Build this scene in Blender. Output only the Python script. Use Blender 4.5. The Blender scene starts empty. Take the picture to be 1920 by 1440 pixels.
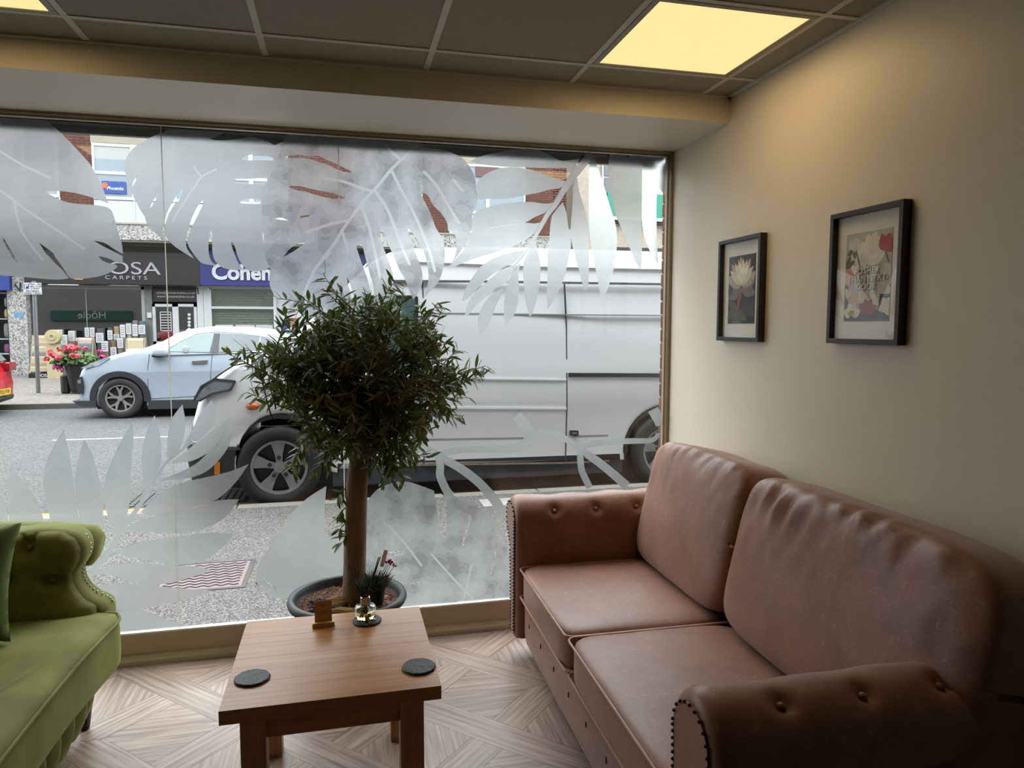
import bpy, bmesh, math, random
from mathutils import Vector, Matrix, noise, geometry
random.seed(7)
SC = bpy.context.scene
COL = SC.collection
pi = math.pi

# ------------------------------------------------------------------ camera
RM = ((0.97222755, -0.01719825, 0.23340481),
      (-0.23403139, -0.0786904, 0.96903928),
      (0.00170094, -0.99675074, -0.08052991))
FPX = 1330.0
EYE = Vector((0, 0, 1.55))
cd = bpy.data.cameras.new('camera'); cd.sensor_width = 36.0; cd.lens = 36.0 * FPX / 1920.0
cd.clip_start = 0.02; cd.clip_end = 300
cam = bpy.data.objects.new('camera', cd); COL.objects.link(cam)
cam.matrix_world = Matrix(((RM[0][0], -RM[0][1], -RM[0][2], 0), (RM[1][0], -RM[1][1], -RM[1][2], 0),
                           (RM[2][0], -RM[2][1], -RM[2][2], 1.55), (0, 0, 0, 1)))
SC.camera = cam

# ------------------------------------------------------------------ world: CIE overcast sky (zenith three times the horizon)
wd = bpy.data.worlds.new('overcast'); SC.world = wd; wd.use_nodes = True
nt = wd.node_tree; nt.nodes.clear()
out = nt.nodes.new('ShaderNodeOutputWorld'); bg = nt.nodes.new('ShaderNodeBackground')
tc = nt.nodes.new('ShaderNodeTexCoord'); sp = nt.nodes.new('ShaderNodeSeparateXYZ')
mr = nt.nodes.new('ShaderNodeMapRange'); mr.inputs[1].default_value = 0; mr.inputs[2].default_value = 1
mr.inputs[3].default_value = 1.0; mr.inputs[4].default_value = 3.0
SKY = 1.95
ml = nt.nodes.new('ShaderNodeMath'); ml.operation = 'MULTIPLY'; ml.inputs[1].default_value = SKY
bg.inputs[0].default_value = (0.93, 0.97, 1.0, 1)
nt.links.new(tc.outputs['Generated'], sp.inputs[0]); nt.links.new(sp.outputs[2], mr.inputs[0])
nt.links.new(mr.outputs[0], ml.inputs[0]); nt.links.new(ml.outputs[0], bg.inputs[1]); nt.links.new(bg.outputs[0], out.inputs[0])
SC.view_settings.view_transform = 'Standard'; SC.view_settings.look = 'None'
SC.view_settings.gamma = 1.0; SC.view_settings.use_curve_mapping = False
SC.view_settings.exposure = 0.68
PANEL = .72     # radiance of the warm ceiling panels

PANEL_W = 1.7    # watts of each panel's lamp
# ------------------------------------------------------------------ geometry helpers
def ray(u, v):
    c = (u - 960.0, v - 720.0, FPX)
    return Vector([sum(RM[i][k] * c[k] for k in range(3)) for i in range(3)])
def onY(u, v, y): d = ray(u, v); return EYE + d * (y / d.y)
def onZ(u, v, z): d = ray(u, v); return EYE + d * ((z - 1.55) / d.z)
def onX(u, v, x): d = ray(u, v); return EYE + d * (x / d.x)

def lin(c):
    r = []
    for x in c[:3]:
        x /= 255.0
        r.append(x / 12.92 if x <= 0.04045 else ((x + 0.055) / 1.055) ** 2.4)
    return (r[0], r[1], r[2], 1.0)

class NB:
    def __init__(s, name):
        s.m = bpy.data.materials.new(name); s.m.use_nodes = True
        s.t = s.m.node_tree; s.t.nodes.clear(); s.out = s.n('OutputMaterial')
    def n(s, typ, **kw):
        nd = s.t.nodes.new('ShaderNode' + typ)
        for k, v in kw.items(): setattr(nd, k, v)
        return nd
    def l(s, a, b): s.t.links.new(a, b)
    def coords(s, scale=(1, 1, 1), kind='Object', shift=True):
        t = s.n('TexCoord'); m = s.n('Mapping'); m.inputs['Scale'].default_value = scale
        s.l(t.outputs[kind], m.inputs[0])
        if shift:
            oi = s.n('ObjectInfo'); mu = s.n('Math', operation='MULTIPLY'); mu.inputs[1].default_value = 37.0
            s.l(oi.outputs['Random'], mu.inputs[0]); cb = s.n('CombineXYZ')
            for k in range(3): s.l(mu.outputs[0], cb.inputs[k])
            s.l(cb.outputs[0], m.inputs['Location'])
        return m.outputs[0]
    def noise(s, vec, scale, detail=3, rough=.5):
        n = s.n('TexNoise'); n.inputs['Scale'].default_value = scale; n.inputs['Detail'].default_value = detail
        n.inputs['Roughness'].default_value = rough
        s.l(vec, n.inputs['Vector']); return n.outputs[0]
    def ramp(s, fac, stops, interp='LINEAR'):
        r = s.n('ValToRGB'); r.color_ramp.interpolation = interp
        e = r.color_ramp.elements
        while len(e) < len(stops): e.new(0.5)
        for k, (p, c) in enumerate(stops): e[k].position = p; e[k].color = c
        s.l(fac, r.inputs[0]); return r.outputs[0]
    def bsdf(s, rough=.5, metal=0, spec=.5):
        b = s.n('BsdfPrincipled'); b.inputs['Roughness'].default_value = rough; b.inputs['Metallic'].default_value = metal
        b.inputs['Specular IOR Level'].default_value = spec
        s.l(b.outputs[0], s.out.inputs[0]); return b
    def bump(s, h, b, strength=.3, dist=.01):
        n = s.n('Bump'); n.inputs['Strength'].default_value = strength; n.inputs['Distance'].default_value = dist
        s.l(h, n.inputs['Height']); s.l(n.outputs[0], b.inputs['Normal'])

def mx(c, k): return tuple(min(1, max(0, x * k)) for x in c[:3]) + (1,)
MATS = {}
ALB = 1.0
def mat(name, col, rough=.55, metal=0, var=.12, scale=8, bump=0, bscale=None, spec=.5, stretch=(1, 1, 1)):
    """plain procedural surface: base colour broken up by noise, optional fine relief"""
    if name in MATS: return MATS[name]
    c = mx(lin(col), ALB); n = NB(name); b = n.bsdf(rough, metal, spec)
    v = n.coords(stretch); f = n.noise(v, scale, 4)
    n.l(n.ramp(f, [(.3, mx(c, 1 - var)), (.7, mx(c, 1 + var))]), b.inputs[0])
    if bump: n.bump(n.noise(v, bscale or scale * 6, 3), b, bump, .01)
    MATS[name] = n.m; return n.m

def emis(name, col, k):
    if name in MATS: return MATS[name]
    n = NB(name); e = n.n('Emission'); e.inputs[0].default_value = lin(col); e.inputs[1].default_value = k
    n.l(e.outputs[0], n.out.inputs[0]); MATS[name] = n.m; return n.m

def pane(name, tint=(1, 1, 1, 1), refl=.04, rough=0.0, fres=True, k=1.0):
    """window glass: lets light straight through, mirrors by Fresnel"""
    if name in MATS: return MATS[name]
    n = NB(name); t = n.n('BsdfTransparent'); t.inputs[0].default_value = tint
    g = n.n('BsdfGlossy'); g.inputs['Roughness'].default_value = rough
    m = n.n('MixShader')
    if fres:
        lw = n.n('LayerWeight'); lw.inputs[0].default_value = .5          # Schlick, the same from both faces of the pane
        pw = n.n('Math', operation='POWER'); pw.inputs[1].default_value = 5.0; n.l(lw.outputs['Facing'], pw.inputs[0])
        mm = n.n('Math', operation='MULTIPLY_ADD'); mm.inputs[1].default_value = .93 * k; mm.inputs[2].default_value = .035 * k + refl
        n.l(pw.outputs[0], mm.inputs[0]); n.l(mm.outputs[0], m.inputs[0])
    else: m.inputs[0].default_value = refl
    n.l(t.outputs[0], m.inputs[1]); n.l(g.outputs[0], m.inputs[2]); n.l(m.outputs[0], n.out.inputs[0])
    MATS[name] = n.m; return n.m

def obj(name, bm, m, parent=None, smooth=False, bevel=0, kind=None, label=None):
    me = bpy.data.meshes.new(name)
    if isinstance(bm, bmesh.types.BMesh):
        bm.normal_update(); bm.to_mesh(me); bm.free()
    else: me = bm
    if m is not None and not me.materials: me.materials.append(m)
    if smooth:
        for p in me.polygons: p.use_smooth = True
    o = bpy.data.objects.new(name, me); COL.objects.link(o)
    if parent is not None: o.parent = parent
    if bevel:
        b = o.modifiers.new('bevel', 'BEVEL'); b.width = bevel; b.segments = 2; b.limit_method = 'ANGLE'
    if kind: o['kind'] = kind
    if label: o['label'] = label
    return o
def tag(o, label, cat, group=None):
    o['label'] = label; o['category'] = cat
    if group: o['group'] = group
    return o
def thing(name, label, cat, loc=(0, 0, 0), rz=0, group=None):
    o = bpy.data.objects.new(name, None); COL.objects.link(o); o.location = loc; o.rotation_euler = (0, 0, rz)
    o.empty_display_size = .05
    return tag(o, label, cat, group)
def struct(name, bm, m, **k):
    o = obj(name, bm, m, **k); o['kind'] = 'structure'; return o
def recenter(o):
    me = o.data; vs = [v.co for v in me.vertices]
    c = Vector((sum(v.x for v in vs) / len(vs), sum(v.y for v in vs) / len(vs), min(v.z for v in vs)))
    for v in me.vertices: v.co -= c
    o.location = o.location + c; return o
def inst(src, name, loc=(0, 0, 0), rz=0, parent=None, scale=None):
    o = src.copy(); o.name = name; COL.objects.link(o); o.location = loc; o.rotation_euler = (0, 0, rz); o.parent = parent
    if scale: o.scale = scale
    return o

def B(): return bmesh.new()
def box(bm, x0, x1, y0, y1, z0, z1):
    vs = [bm.verts.new(p) for p in ((x0, y0, z0), (x1, y0, z0), (x1, y1, z0), (x0, y1, z0), (x0, y0, z1), (x1, y0, z1), (x1, y1, z1), (x0, y1, z1))]
    for f in ((0, 3, 2, 1), (4, 5, 6, 7), (0, 1, 5, 4), (1, 2, 6, 5), (2, 3, 7, 6), (3, 0, 4, 7)): bm.faces.new([vs[i] for i in f])
    return bm
def bx(x0, x1, y0, y1, z0, z1): return box(B(), x0, x1, y0, y1, z0, z1)
def frame_of(d):
    d = d.normalized(); a = Vector((0, 0, 1)) if abs(d.z) < .9 else Vector((1, 0, 0))
    x = d.cross(a).normalized(); return x, x.cross(d).normalized()
def tube(bm, pts, rad, seg=8, cap=True):
    pts = [Vector(p) for p in pts]; n = len(pts)
    R = rad if isinstance(rad, (list, tuple)) else [rad] * n
    rings = []; px = None
    for i, p in enumerate(pts):
        d = pts[min(i + 1, n - 1)] - pts[max(i - 1, 0)]
        if d.length < 1e-9: d = Vector((0, 0, 1))
        if px is None: px, py = frame_of(d)
        else:
            d = d.normalized(); px = (px - d * px.dot(d)).normalized(); py = px.cross(d).normalized()
        rings.append([bm.verts.new(p + (px * math.cos(2 * pi * k / seg) + py * math.sin(2 * pi * k / seg)) * R[i]) for k in range(seg)])
    for a, b in zip(rings, rings[1:]):
        for k in range(seg): bm.faces.new((a[k], a[(k + 1) % seg], b[(k + 1) % seg], b[k]))
    if cap:
        bm.faces.new(rings[0][::-1]); bm.faces.new(rings[-1])
    return bm
def lathe(bm, prof, seg=32, c=(0, 0, 0), axis='Z', cap=True):
    rings = []
    for r, h in prof:
        ring = []
        for k in range(seg):
            a = 2 * pi * k / seg; x, y = r * math.cos(a), r * math.sin(a)
            p = (x, y, h) if axis == 'Z' else ((x, h, y) if axis == 'Y' else (h, x, y))
            ring.append(bm.verts.new((c[0] + p[0], c[1] + p[1], c[2] + p[2])))
        rings.append(ring)
    for a, b in zip(rings, rings[1:]):
        for k in range(seg): bm.faces.new((a[k], a[(k + 1) % seg], b[(k + 1) % seg], b[k]))
    if cap and prof[0][0] > 1e-5: bm.faces.new(rings[0][::-1])
    if cap and prof[-1][0] > 1e-5: bm.faces.new(rings[-1])
    bmesh.ops.remove_doubles(bm, verts=bm.verts[:], dist=1e-6)
    bmesh.ops.recalc_face_normals(bm, faces=bm.faces[:])
    return bm
def prism(bm, poly, f0, f1, holes=()):
    """poly: list of 2-D points; f0/f1 map (a,b) to the 3-D points of the two faces"""
    loops = [list(poly)] + [list(h) for h in holes]
    tri = geometry.tessellate_polygon([[Vector((p[0], p[1], 0)) for p in lp] for lp in loops])
    flat = [p for lp in loops for p in lp]
    A = [bm.verts.new(f0(*p)) for p in flat]
    if f1 is None:
        for t in tri:
            try: bm.faces.new([A[i] for i in t])
            except ValueError: pass
        bmesh.ops.recalc_face_normals(bm, faces=bm.faces[:]); return bm
    C = [bm.verts.new(f1(*p)) for p in flat]
    for t in tri:
        try: bm.faces.new([A[i] for i in t]); bm.faces.new([C[i] for i in reversed(t)])
        except ValueError: pass
    o = 0
    for lp in loops:
        n = len(lp)
        for i in range(n):
            j = (i + 1) % n; bm.faces.new((A[o + i], A[o + j], C[o + j], C[o + i]))
        o += n
    bmesh.ops.recalc_face_normals(bm, faces=bm.faces[:])
    return bm
def smooth_loop(pts, k=4, corner=55, closed=True):
    n = len(pts); P = [Vector((p[0], p[1])) for p in pts]; res = []
    def tang(i):
        a, b, c = P[(i - 1) % n], P[i], P[(i + 1) % n]
        if not closed and (i == 0 or i == n - 1): return Vector((0, 0))
        u, w = b - a, c - b
        if u.length < 1e-9 or w.length < 1e-9: return Vector((0, 0))
        if u.angle(w) > math.radians(corner): return None
        return (c - a) * .5
    T = [tang(i) for i in range(n)]
    for i in range(n if closed else n - 1):
        j = (i + 1) % n; a, b = P[i], P[j]; d = b - a
        ta = T[i] if T[i] is not None else d; tb = T[j] if T[j] is not None else d
        if ta.length > d.length * 1.5: ta = ta.normalized() * d.length
        if tb.length > d.length * 1.5: tb = tb.normalized() * d.length
        for s in range(k):
            t = s / k; t2, t3 = t * t, t * t * t
            q = a * (2 * t3 - 3 * t2 + 1) + ta * (t3 - 2 * t2 + t) + b * (-2 * t3 + 3 * t2) + tb * (t3 - t2)
            res.append((q.x, q.y))
    if not closed: res.append((P[-1].x, P[-1].y))
    return res
def superbox(L, D, T, n=5, cuts=10, crown=0.0):
    """a soft rounded block, L x D x T, centred on the origin"""
    bm = B(); bmesh.ops.create_cube(bm, size=2)
    bmesh.ops.subdivide_edges(bm, edges=bm.edges[:], cuts=cuts, use_grid_fill=True)
    for v in bm.verts:
        p = v.co; m = max(abs(p.x), abs(p.y), abs(p.z)); s = (abs(p.x) ** n + abs(p.y) ** n + abs(p.z) ** n) ** (1 / n)
        q = p * (m / s)
        cz = 1 + crown * (1 - q.x * q.x) * (1 - q.y * q.y)
        v.co = Vector((q.x * L / 2, q.y * D / 2, q.z * T / 2 * cz))
    return bm
def text_mesh(body, size, extrude=0, bold=0, align='CENTER', spacing=1.0, shear=0, wx=1.0):
    c = bpy.data.curves.new('t', 'FONT'); c.body = body; c.size = size; c.extrude = extrude; c.offset = bold
    c.align_x = align; c.align_y = 'CENTER'; c.space_character = spacing; c.shear = shear; c.resolution_u = 4
    o = bpy.data.objects.new('t', c); COL.objects.link(o)
    bpy.context.view_layer.update()
    me = bpy.data.meshes.new_from_object(o.evaluated_get(bpy.context.evaluated_depsgraph_get()))
    bpy.data.objects.remove(o); bpy.data.curves.remove(c)
    if wx != 1.0:
        for v in me.vertices: v.co.x *= wx
    me.materials.clear(); return me
def text_on(name, body, size, m, parent, loc, rot=(pi / 2, 0, 0), **k):
    me = text_mesh(body, size, **k); me.name = name; o = obj(name, me, m, parent); o.location = loc; o.rotation_euler = rot; return o

# ------------------------------------------------------------------ constants of the room
WX, WY, CZ, BZ, BY = 1.69, 3.47, 2.56, 2.452, 2.91   # right wall, window plane, ceiling, bulkhead underside, bulkhead face
XL, YB = -4.2, -4.6
GY = WY + .005                                        # glass

# ------------------------------------------------------------------ materials of the room
m_wall = mat('cream_wall_paint', (218, 210, 193), .42, var=.02, scale=3, bump=.05, bscale=160)
m_trim = mat('cream_gloss_trim', (205, 194, 168), .25, var=.03, scale=4)
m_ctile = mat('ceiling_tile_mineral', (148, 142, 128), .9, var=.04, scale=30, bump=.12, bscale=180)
m_bar = mat('ceiling_grid_metal', (196, 192, 182), .5, var=.03)
def wood(name, c0, c1, c2, rough, gs=(1.2, 26, 26), bump=.15, spec=.5, tone=.18, wave=.1, soft=1.0):
    n = NB(name); b = n.bsdf(rough, 0, spec)
    v = n.coords(gs); f = n.noise(v, 2.2, 6, .62)
    v2 = n.coords((2.0, 9, 9)); w = n.n('TexWave'); w.inputs['Scale'].default_value = 1.1; w.inputs['Distortion'].default_value = 7.0
    w.inputs['Detail'].default_value = 3; w.bands_direction = 'Y'; n.l(v2, w.inputs[0])
    mxn = n.n('Math', operation='MULTIPLY_ADD'); mxn.inputs[1].default_value = wave; n.l(w.outputs[1], mxn.inputs[0]); n.l(f, mxn.inputs[2])
    c = n.ramp(mxn.outputs[0], [(.36 - .12 * (1 - soft) * 3, lin(c0)), (.56, lin(c1)), (.78 + .2 * (1 - soft), lin(c2))])
    oi = n.n('ObjectInfo'); mm = n.n('Math', operation='MULTIPLY_ADD'); mm.inputs[1].default_value = tone * 2; mm.inputs[2].default_value = 1 - tone
    n.l(oi.outputs['Random'], mm.inputs[0])
    h = n.n('HueSaturation'); n.l(mm.outputs[0], h.inputs['Value']); n.l(c, h.inputs['Color']); n.l(h.outputs[0], b.inputs[0])
    n.bump(mxn.outputs[0], b, bump, .004)
    return n.m
m_floor = wood('grey_oak_floor', (122, 102, 91), (158, 138, 126), (180, 162, 150), .36, gs=(1.6, 34, 34), tone=.1)

# ------------------------------------------------------------------ floor with inlaid panels
fl = struct('floor', bx(XL, WX, YB, WY, -.12, -.004), mat('floor_backing', (96, 82, 72), .6))
TS = .62; HS = TS / 2; SW = .099
def piece_mesh(poly, ang):
    """polygon in panel coordinates, stored in its own frame with the grain along x"""
    cx = sum(p[0] for p in poly) / len(poly); cy = sum(p[1] for p in poly) / len(poly)
    ca, sa = math.cos(-ang), math.sin(-ang); q = []
    for x, y in poly:
        x -= cx; y -= cy; q.append((x * ca - y * sa, x * sa + y * ca))
    k = []
    for x, y in q:
        r = math.hypot(x, y); s = max(0, 1 - .0011 / max(r, .02)); k.append((x * s, y * s))
    bm = B(); prism(bm, k, lambda a, b: (a, b, -.004), lambda a, b: (a, b, 0))
    me = bpy.data.meshes.new('plank'); bm.to_mesh(me); bm.free(); me.materials.append(m_floor)
    return me, cx, cy, ang
pieces = []
h, s = HS, SW
pieces.append(piece_mesh([(-h, h), (-h, h - s), (h - s, -h), (h, -h), (h, -h + s), (-h + s, h)], -pi / 4))
pieces.append(piece_mesh([(s / 2, s / 2), (h, h - s), (h, h), (h - s, h), (-s / 2 + s / 2, s)][0:0] or [(s, 0), (h, h - s), (h, h), (h - s, h), (0, s)], pi / 4))
pieces.append(piece_mesh([(-s, 0), (-h, -h + s), (-h, -h), (-h + s, -h), (0, -s)], pi / 4))
b0 = h - s; b1 = b0 - .1
for r in range(4):
    a = r * pi / 2; ca, sa = math.cos(a), math.sin(a)
    R2 = lambda p: (p[0] * ca - p[1] * sa, p[0] * sa + p[1] * ca)
    pieces.append(piece_mesh([R2(p) for p in ((-b0, -h), (b0, -h), (b1, -h + .1), (-b1, -h + .1))], a))
    pieces.append(piece_mesh([R2(p) for p in ((-b1, -h + .1), (b1, -h + .1), (0, -s))], a))
for ix in range(-4, 2):
    for iy in range(-2, 2):
        ox, oy = .555 + ix * TS, 2.535 + iy * TS
        for me, cx, cy, ang in pieces:
            if ox + cx > WX - .02 or oy + cy > WY - .02: continue
            o = bpy.data.objects.new('floor_plank', me); COL.objects.link(o); o.parent = fl
            o.location = (ox + cx, oy + cy, 0); o.rotation_euler = (0, 0, ang)

# ------------------------------------------------------------------ ceiling: tiles, grid bars
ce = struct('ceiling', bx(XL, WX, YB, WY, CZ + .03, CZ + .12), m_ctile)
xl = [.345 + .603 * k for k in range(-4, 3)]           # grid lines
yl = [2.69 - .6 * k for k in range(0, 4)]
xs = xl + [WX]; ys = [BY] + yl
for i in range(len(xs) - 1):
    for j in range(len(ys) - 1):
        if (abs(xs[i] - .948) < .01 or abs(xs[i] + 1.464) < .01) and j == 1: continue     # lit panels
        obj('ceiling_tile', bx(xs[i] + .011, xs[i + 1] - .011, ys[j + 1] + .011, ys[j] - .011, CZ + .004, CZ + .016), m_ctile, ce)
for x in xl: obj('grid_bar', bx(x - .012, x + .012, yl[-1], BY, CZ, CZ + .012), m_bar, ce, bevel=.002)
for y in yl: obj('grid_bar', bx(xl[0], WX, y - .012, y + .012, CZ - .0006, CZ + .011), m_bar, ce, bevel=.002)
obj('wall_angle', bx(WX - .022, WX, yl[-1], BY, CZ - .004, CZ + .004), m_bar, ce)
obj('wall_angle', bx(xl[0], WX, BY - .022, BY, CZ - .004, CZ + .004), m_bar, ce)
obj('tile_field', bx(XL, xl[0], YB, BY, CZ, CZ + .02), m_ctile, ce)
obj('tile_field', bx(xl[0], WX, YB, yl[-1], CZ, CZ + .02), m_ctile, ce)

def ceiling_light(label, x0, y0):
    t = thing('ceiling_light', label, 'ceiling light', (x0 + .3015, y0 - .3, CZ + .012), group='square LED ceiling panels')
    a, bb = .289, .268
    bm = B(); box(bm, -a, a, -a, -bb, -.014, 0); box(bm, -a, a, bb, a, -.014, 0); box(bm, -a, -bb, -bb, bb, -.014, 0); box(bm, bb, a, -bb, bb, -.014, 0)
    obj('frame', bm, mat('panel_frame', (150, 144, 132), .5), t)
    obj('diffuser', bx(-bb, bb, -bb, bb, -.011, -.002), emis('warm_panel', (255, 222, 152), PANEL), t)
    ld = bpy.data.lights.new('panel_lamp', 'AREA'); ld.shape = 'SQUARE'; ld.size = .5; ld.energy = PANEL_W; ld.color = (1.0, .70, .32)
    lo = bpy.data.objects.new('panel_lamp', ld); COL.objects.link(lo); lo.parent = t; lo.location = (0, 0, -.02)
ceiling_light('glowing warm square ceiling panel above the brown sofa', .948, 2.69)
ceiling_light('glowing warm ceiling panel cut by the top left corner of the photo', -1.464, 2.69)

# ------------------------------------------------------------------ bulkhead, walls
m_far = mat('taupe_wall_paint', (96, 86, 76), .6, var=.03, scale=3)
struct('ceiling_bulkhead', bx(XL, WX, BY, WY + .1, BZ, CZ + .03), m_wall)
struct('wall_right', bx(WX, WX + .12, YB, WY + .02, 0, CZ + .1), m_wall)
struct('wall_left', bx(XL - .1, XL, YB, WY, 0, CZ + .1), m_far)
struct('wall_back', bx(XL, WX, YB - .1, YB, 0, CZ + .1), m_far)
struct('wall_front', bx(XL, -2.75, WY - .03, WY + .1, 0, BZ), m_wall)
struct('wall_under_window', bx(-2.75, WX, WY - .005, WY + .03, 0, .142), mat('cream_sill_panel', (184, 168, 138), .3, var=.04))
bm = B()
prism(bm, [(0, 0), (-.022, 0), (-.022, .022), (-.016, .03), (-.012, .042), (0, .045)], lambda a, b: (-2.75, WY - .005 + a, b), lambda a, b: (WX, WY - .005 + a, b))
struct('baseboard_front', bm, m_trim)

# ------------------------------------------------------------------ the shop window
win = bpy.data.objects.new('window_1', None); COL.objects.link(win); win['kind'] = 'structure'
win['label'] = 'large shop window with frosted leaf film'
m_fr = mat('bronze_cream_frame', (150, 136, 112), .3, var=.04)
m_glass = pane('shop_glass', (.985, .995, .99, 1), 0.0)
for (a, b_) in ((-2.74, -.757), (-.753, .001), (.007, WX - .015)):
    obj('glass_pane', bx(a, b_, GY, GY + .008, .15, 2.436), m_glass, win)
n_ = NB('clear_silicone'); tr_ = n_.n('BsdfTranslucent'); tr_.inputs[0].default_value = lin((214, 212, 200)); di_ = n_.n('BsdfDiffuse'); di_.inputs[0].default_value = lin((214, 212, 200))
ms_ = n_.n('MixShader'); ms_.inputs[0].default_value = .35; n_.l(tr_.outputs[0], ms_.inputs[1]); n_.l(di_.outputs[0], ms_.inputs[2]); n_.l(ms_.outputs[0], n_.out.inputs[0])
for x in (-.755, .004): obj('silicone_joint', bx(x - .0019, x + .0019, GY + .003, GY + .005, .15, 2.436), n_.m, win)
bm = B()
prism(bm, [(0, 0), (.05, 0), (.05, .02), (.03, .02), (.03, .012), (0, .012)], lambda a, b: (-2.75, WY - .022 + a, BZ - b), lambda a, b: (WX - .002, WY - .022 + a, BZ - b))
obj('frame_head', bm, m_fr, win)
obj('frame_bead', bx(-2.75, WX - .02, WY - .012, WY - .002, 2.428, 2.433), m_fr, win)
bm = B()
prism(bm, [(0, 0), (.05, 0), (.05, .022), (.03, .022), (.03, .014), (0, .014)], lambda a, b: (WX - b, WY - .022 + a, .14), lambda a, b: (WX - b, WY - .022 + a, BZ))
obj('frame_jamb', bm, m_fr, win)
obj('frame_bead', bx(WX - .03, WX - .025, WY - .012, WY - .002, .15, 2.43), m_fr, win)
obj('frame_sill', bx(-2.75, WX - .002, WY - .012, WY + .016, .142, .150), mat('white_sill_bead', (228, 226, 218), .3), win)
# =================================================================== OUTSIDE: ground
def speckle(name, c0, c1, c2, sc, rough=.85, bump=.4):
    n = NB(name); b = n.bsdf(rough); v = n.coords(shift=False)
    vo = n.n('TexVoronoi'); vo.inputs['Scale'].default_value = sc; n.l(v, vo.inputs[0])
    f = n.noise(v, 1.3, 4); ad = n.n('Math', operation='MULTIPLY_ADD'); ad.inputs[1].default_value = .3
    sepc = n.n('SeparateColor'); n.l(vo.outputs['Color'], sepc.inputs[0])
    n.l(f, ad.inputs[0]); n.l(sepc.outputs[0], ad.inputs[2])
    n.l(n.ramp(ad.outputs[0], [(.2, mx(lin(c0), ALB)), (.65, mx(lin(c1), ALB)), (1.0, mx(lin(c2), ALB))]), b.inputs[0])
    n.bump(sepc.outputs[0], b, bump, .004); return n.m
ALB = .29
m_pave = speckle('aggregate_paving', (92, 90, 86), (128, 126, 120), (206, 204, 198), 150)
m_road = speckle('asphalt', (92, 92, 94), (112, 112, 113), (150, 150, 150), 60)
ALB = .43
m_dash = speckle('pebble_dash', (120, 120, 118), (196, 195, 190), (222, 221, 216), 26, bump=.8)
PZ, RZ, KY = -.03, -.11, 6.45
struct('pavement_near', bx(-30, 30, WY + .031, KY, -.3, PZ), m_pave)
rd = struct('road', bx(-30, 30, KY + .15, 15.9, -.35, RZ), m_road)
kb = struct('kerb_near', bx(-30, 30, KY, KY + .15, -.35, PZ - .012), mat('kerb_mortar', (110, 108, 102), .9))
m_kerb = mat('kerb_granite', (176, 172, 163), .8, var=.1, scale=20, bump=.2)
for k in range(-6, 7):
    obj('kerb_stone', bx(k * .914 + .004, k * .914 + .91, KY + .003, KY + .147, -.2, PZ + .002), m_kerb, kb, bevel=.012)
m_yel = mat('yellow_road_paint', (226, 178, 70), .7, var=.15, scale=14)
for y in (6.72, 6.93): obj('yellow_line', bx(-12, 8, y - .04, y + .04, RZ - .01, RZ + .004), m_yel, rd)
m_wht = mat('white_road_paint', (214, 214, 210), .7, var=.12, scale=14)
for x in (-10.5, -6.7, -4.1, -1.3, 1.5): obj('lane_dash', bx(x, x + 1.75, 11.45, 11.53, RZ - .01, RZ + .004), m_wht, rd)
struct('pavement_far', bx(-40, 30, 15.9 + .15, 40, -.3, 0.0), speckle('grey_paving', (118, 112, 106), (140, 133, 127), (158, 151, 145), 20, bump=.1))
kf = struct('kerb_far', bx(-40, 30, 15.9, 16.05, -.35, -.01), mat('kerb_mortar', (110, 108, 102), .9))
for k in range(-16, 3): obj('kerb_stone', bx(k * .914 + .004, k * .914 + .91, 15.902, 16.05, -.2, .002), mat('kerb_dark', (128, 124, 118), .8, var=.1, scale=20), kf, bevel=.012)

# pink utility cover with wave relief
t = thing('utility_cover', 'pinkish metal utility cover with wave pattern in the pavement', 'manhole cover', (-.86, 4.72, PZ))
m_pk = mat('pink_cast_cover', (168, 146, 146), .6, var=.06, bump=.2)
bm = B(); box(bm, -.27, .27, -.27, -.25, -.01, .004); box(bm, -.27, .27, .25, .27, -.01, .004); box(bm, -.27, -.25, -.25, .25, -.01, .004); box(bm, .25, .27, -.25, .25, -.01, .004)
obj('frame', bm, mat('cover_frame', (96, 90, 88), .5), t)
obj('lid', bx(-.243, .243, -.243, .243, -.01, .003), m_pk, t)
for r in range(9):
    bm = B(); pts = [(-.22 + .44 * i / 40, -.2 + r * .05 + .011 * math.sin(i * .95 + r), .003) for i in range(41)]
    tube(bm, pts, .0055, 5); obj('wave_ridge', bm, mat('cover_groove', (74, 66, 66), .7), t)
t = thing('road_grating', 'dark studded cast iron cover set in the road beside the kerb', 'manhole cover', (-1.45, 7.32, RZ))
obj('frame', bx(-.56, .56, -.3, .3, -.01, .003), mat('cast_iron', (70, 70, 74), .55), t)
stud = None
for i in range(18):
    for j in range(9):
        x, y = -.51 + i * .06, -.25 + j * .0625
        if stud is None: stud = obj('stud', bx(-.019, .019, -.019, .019, 0, .009), mat('worn_stud', (120, 120, 122), .45), t, bevel=.004); stud.location = (x, y, .003)
        else: inst(stud, 'stud', (x, y, .003), 0, t)
struct('kerb_drop_slab', bx(1.2, 1.55, 6.02, 6.28, PZ - .02, PZ + .003), mat('pale_slab', (206, 204, 196), .8))

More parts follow.
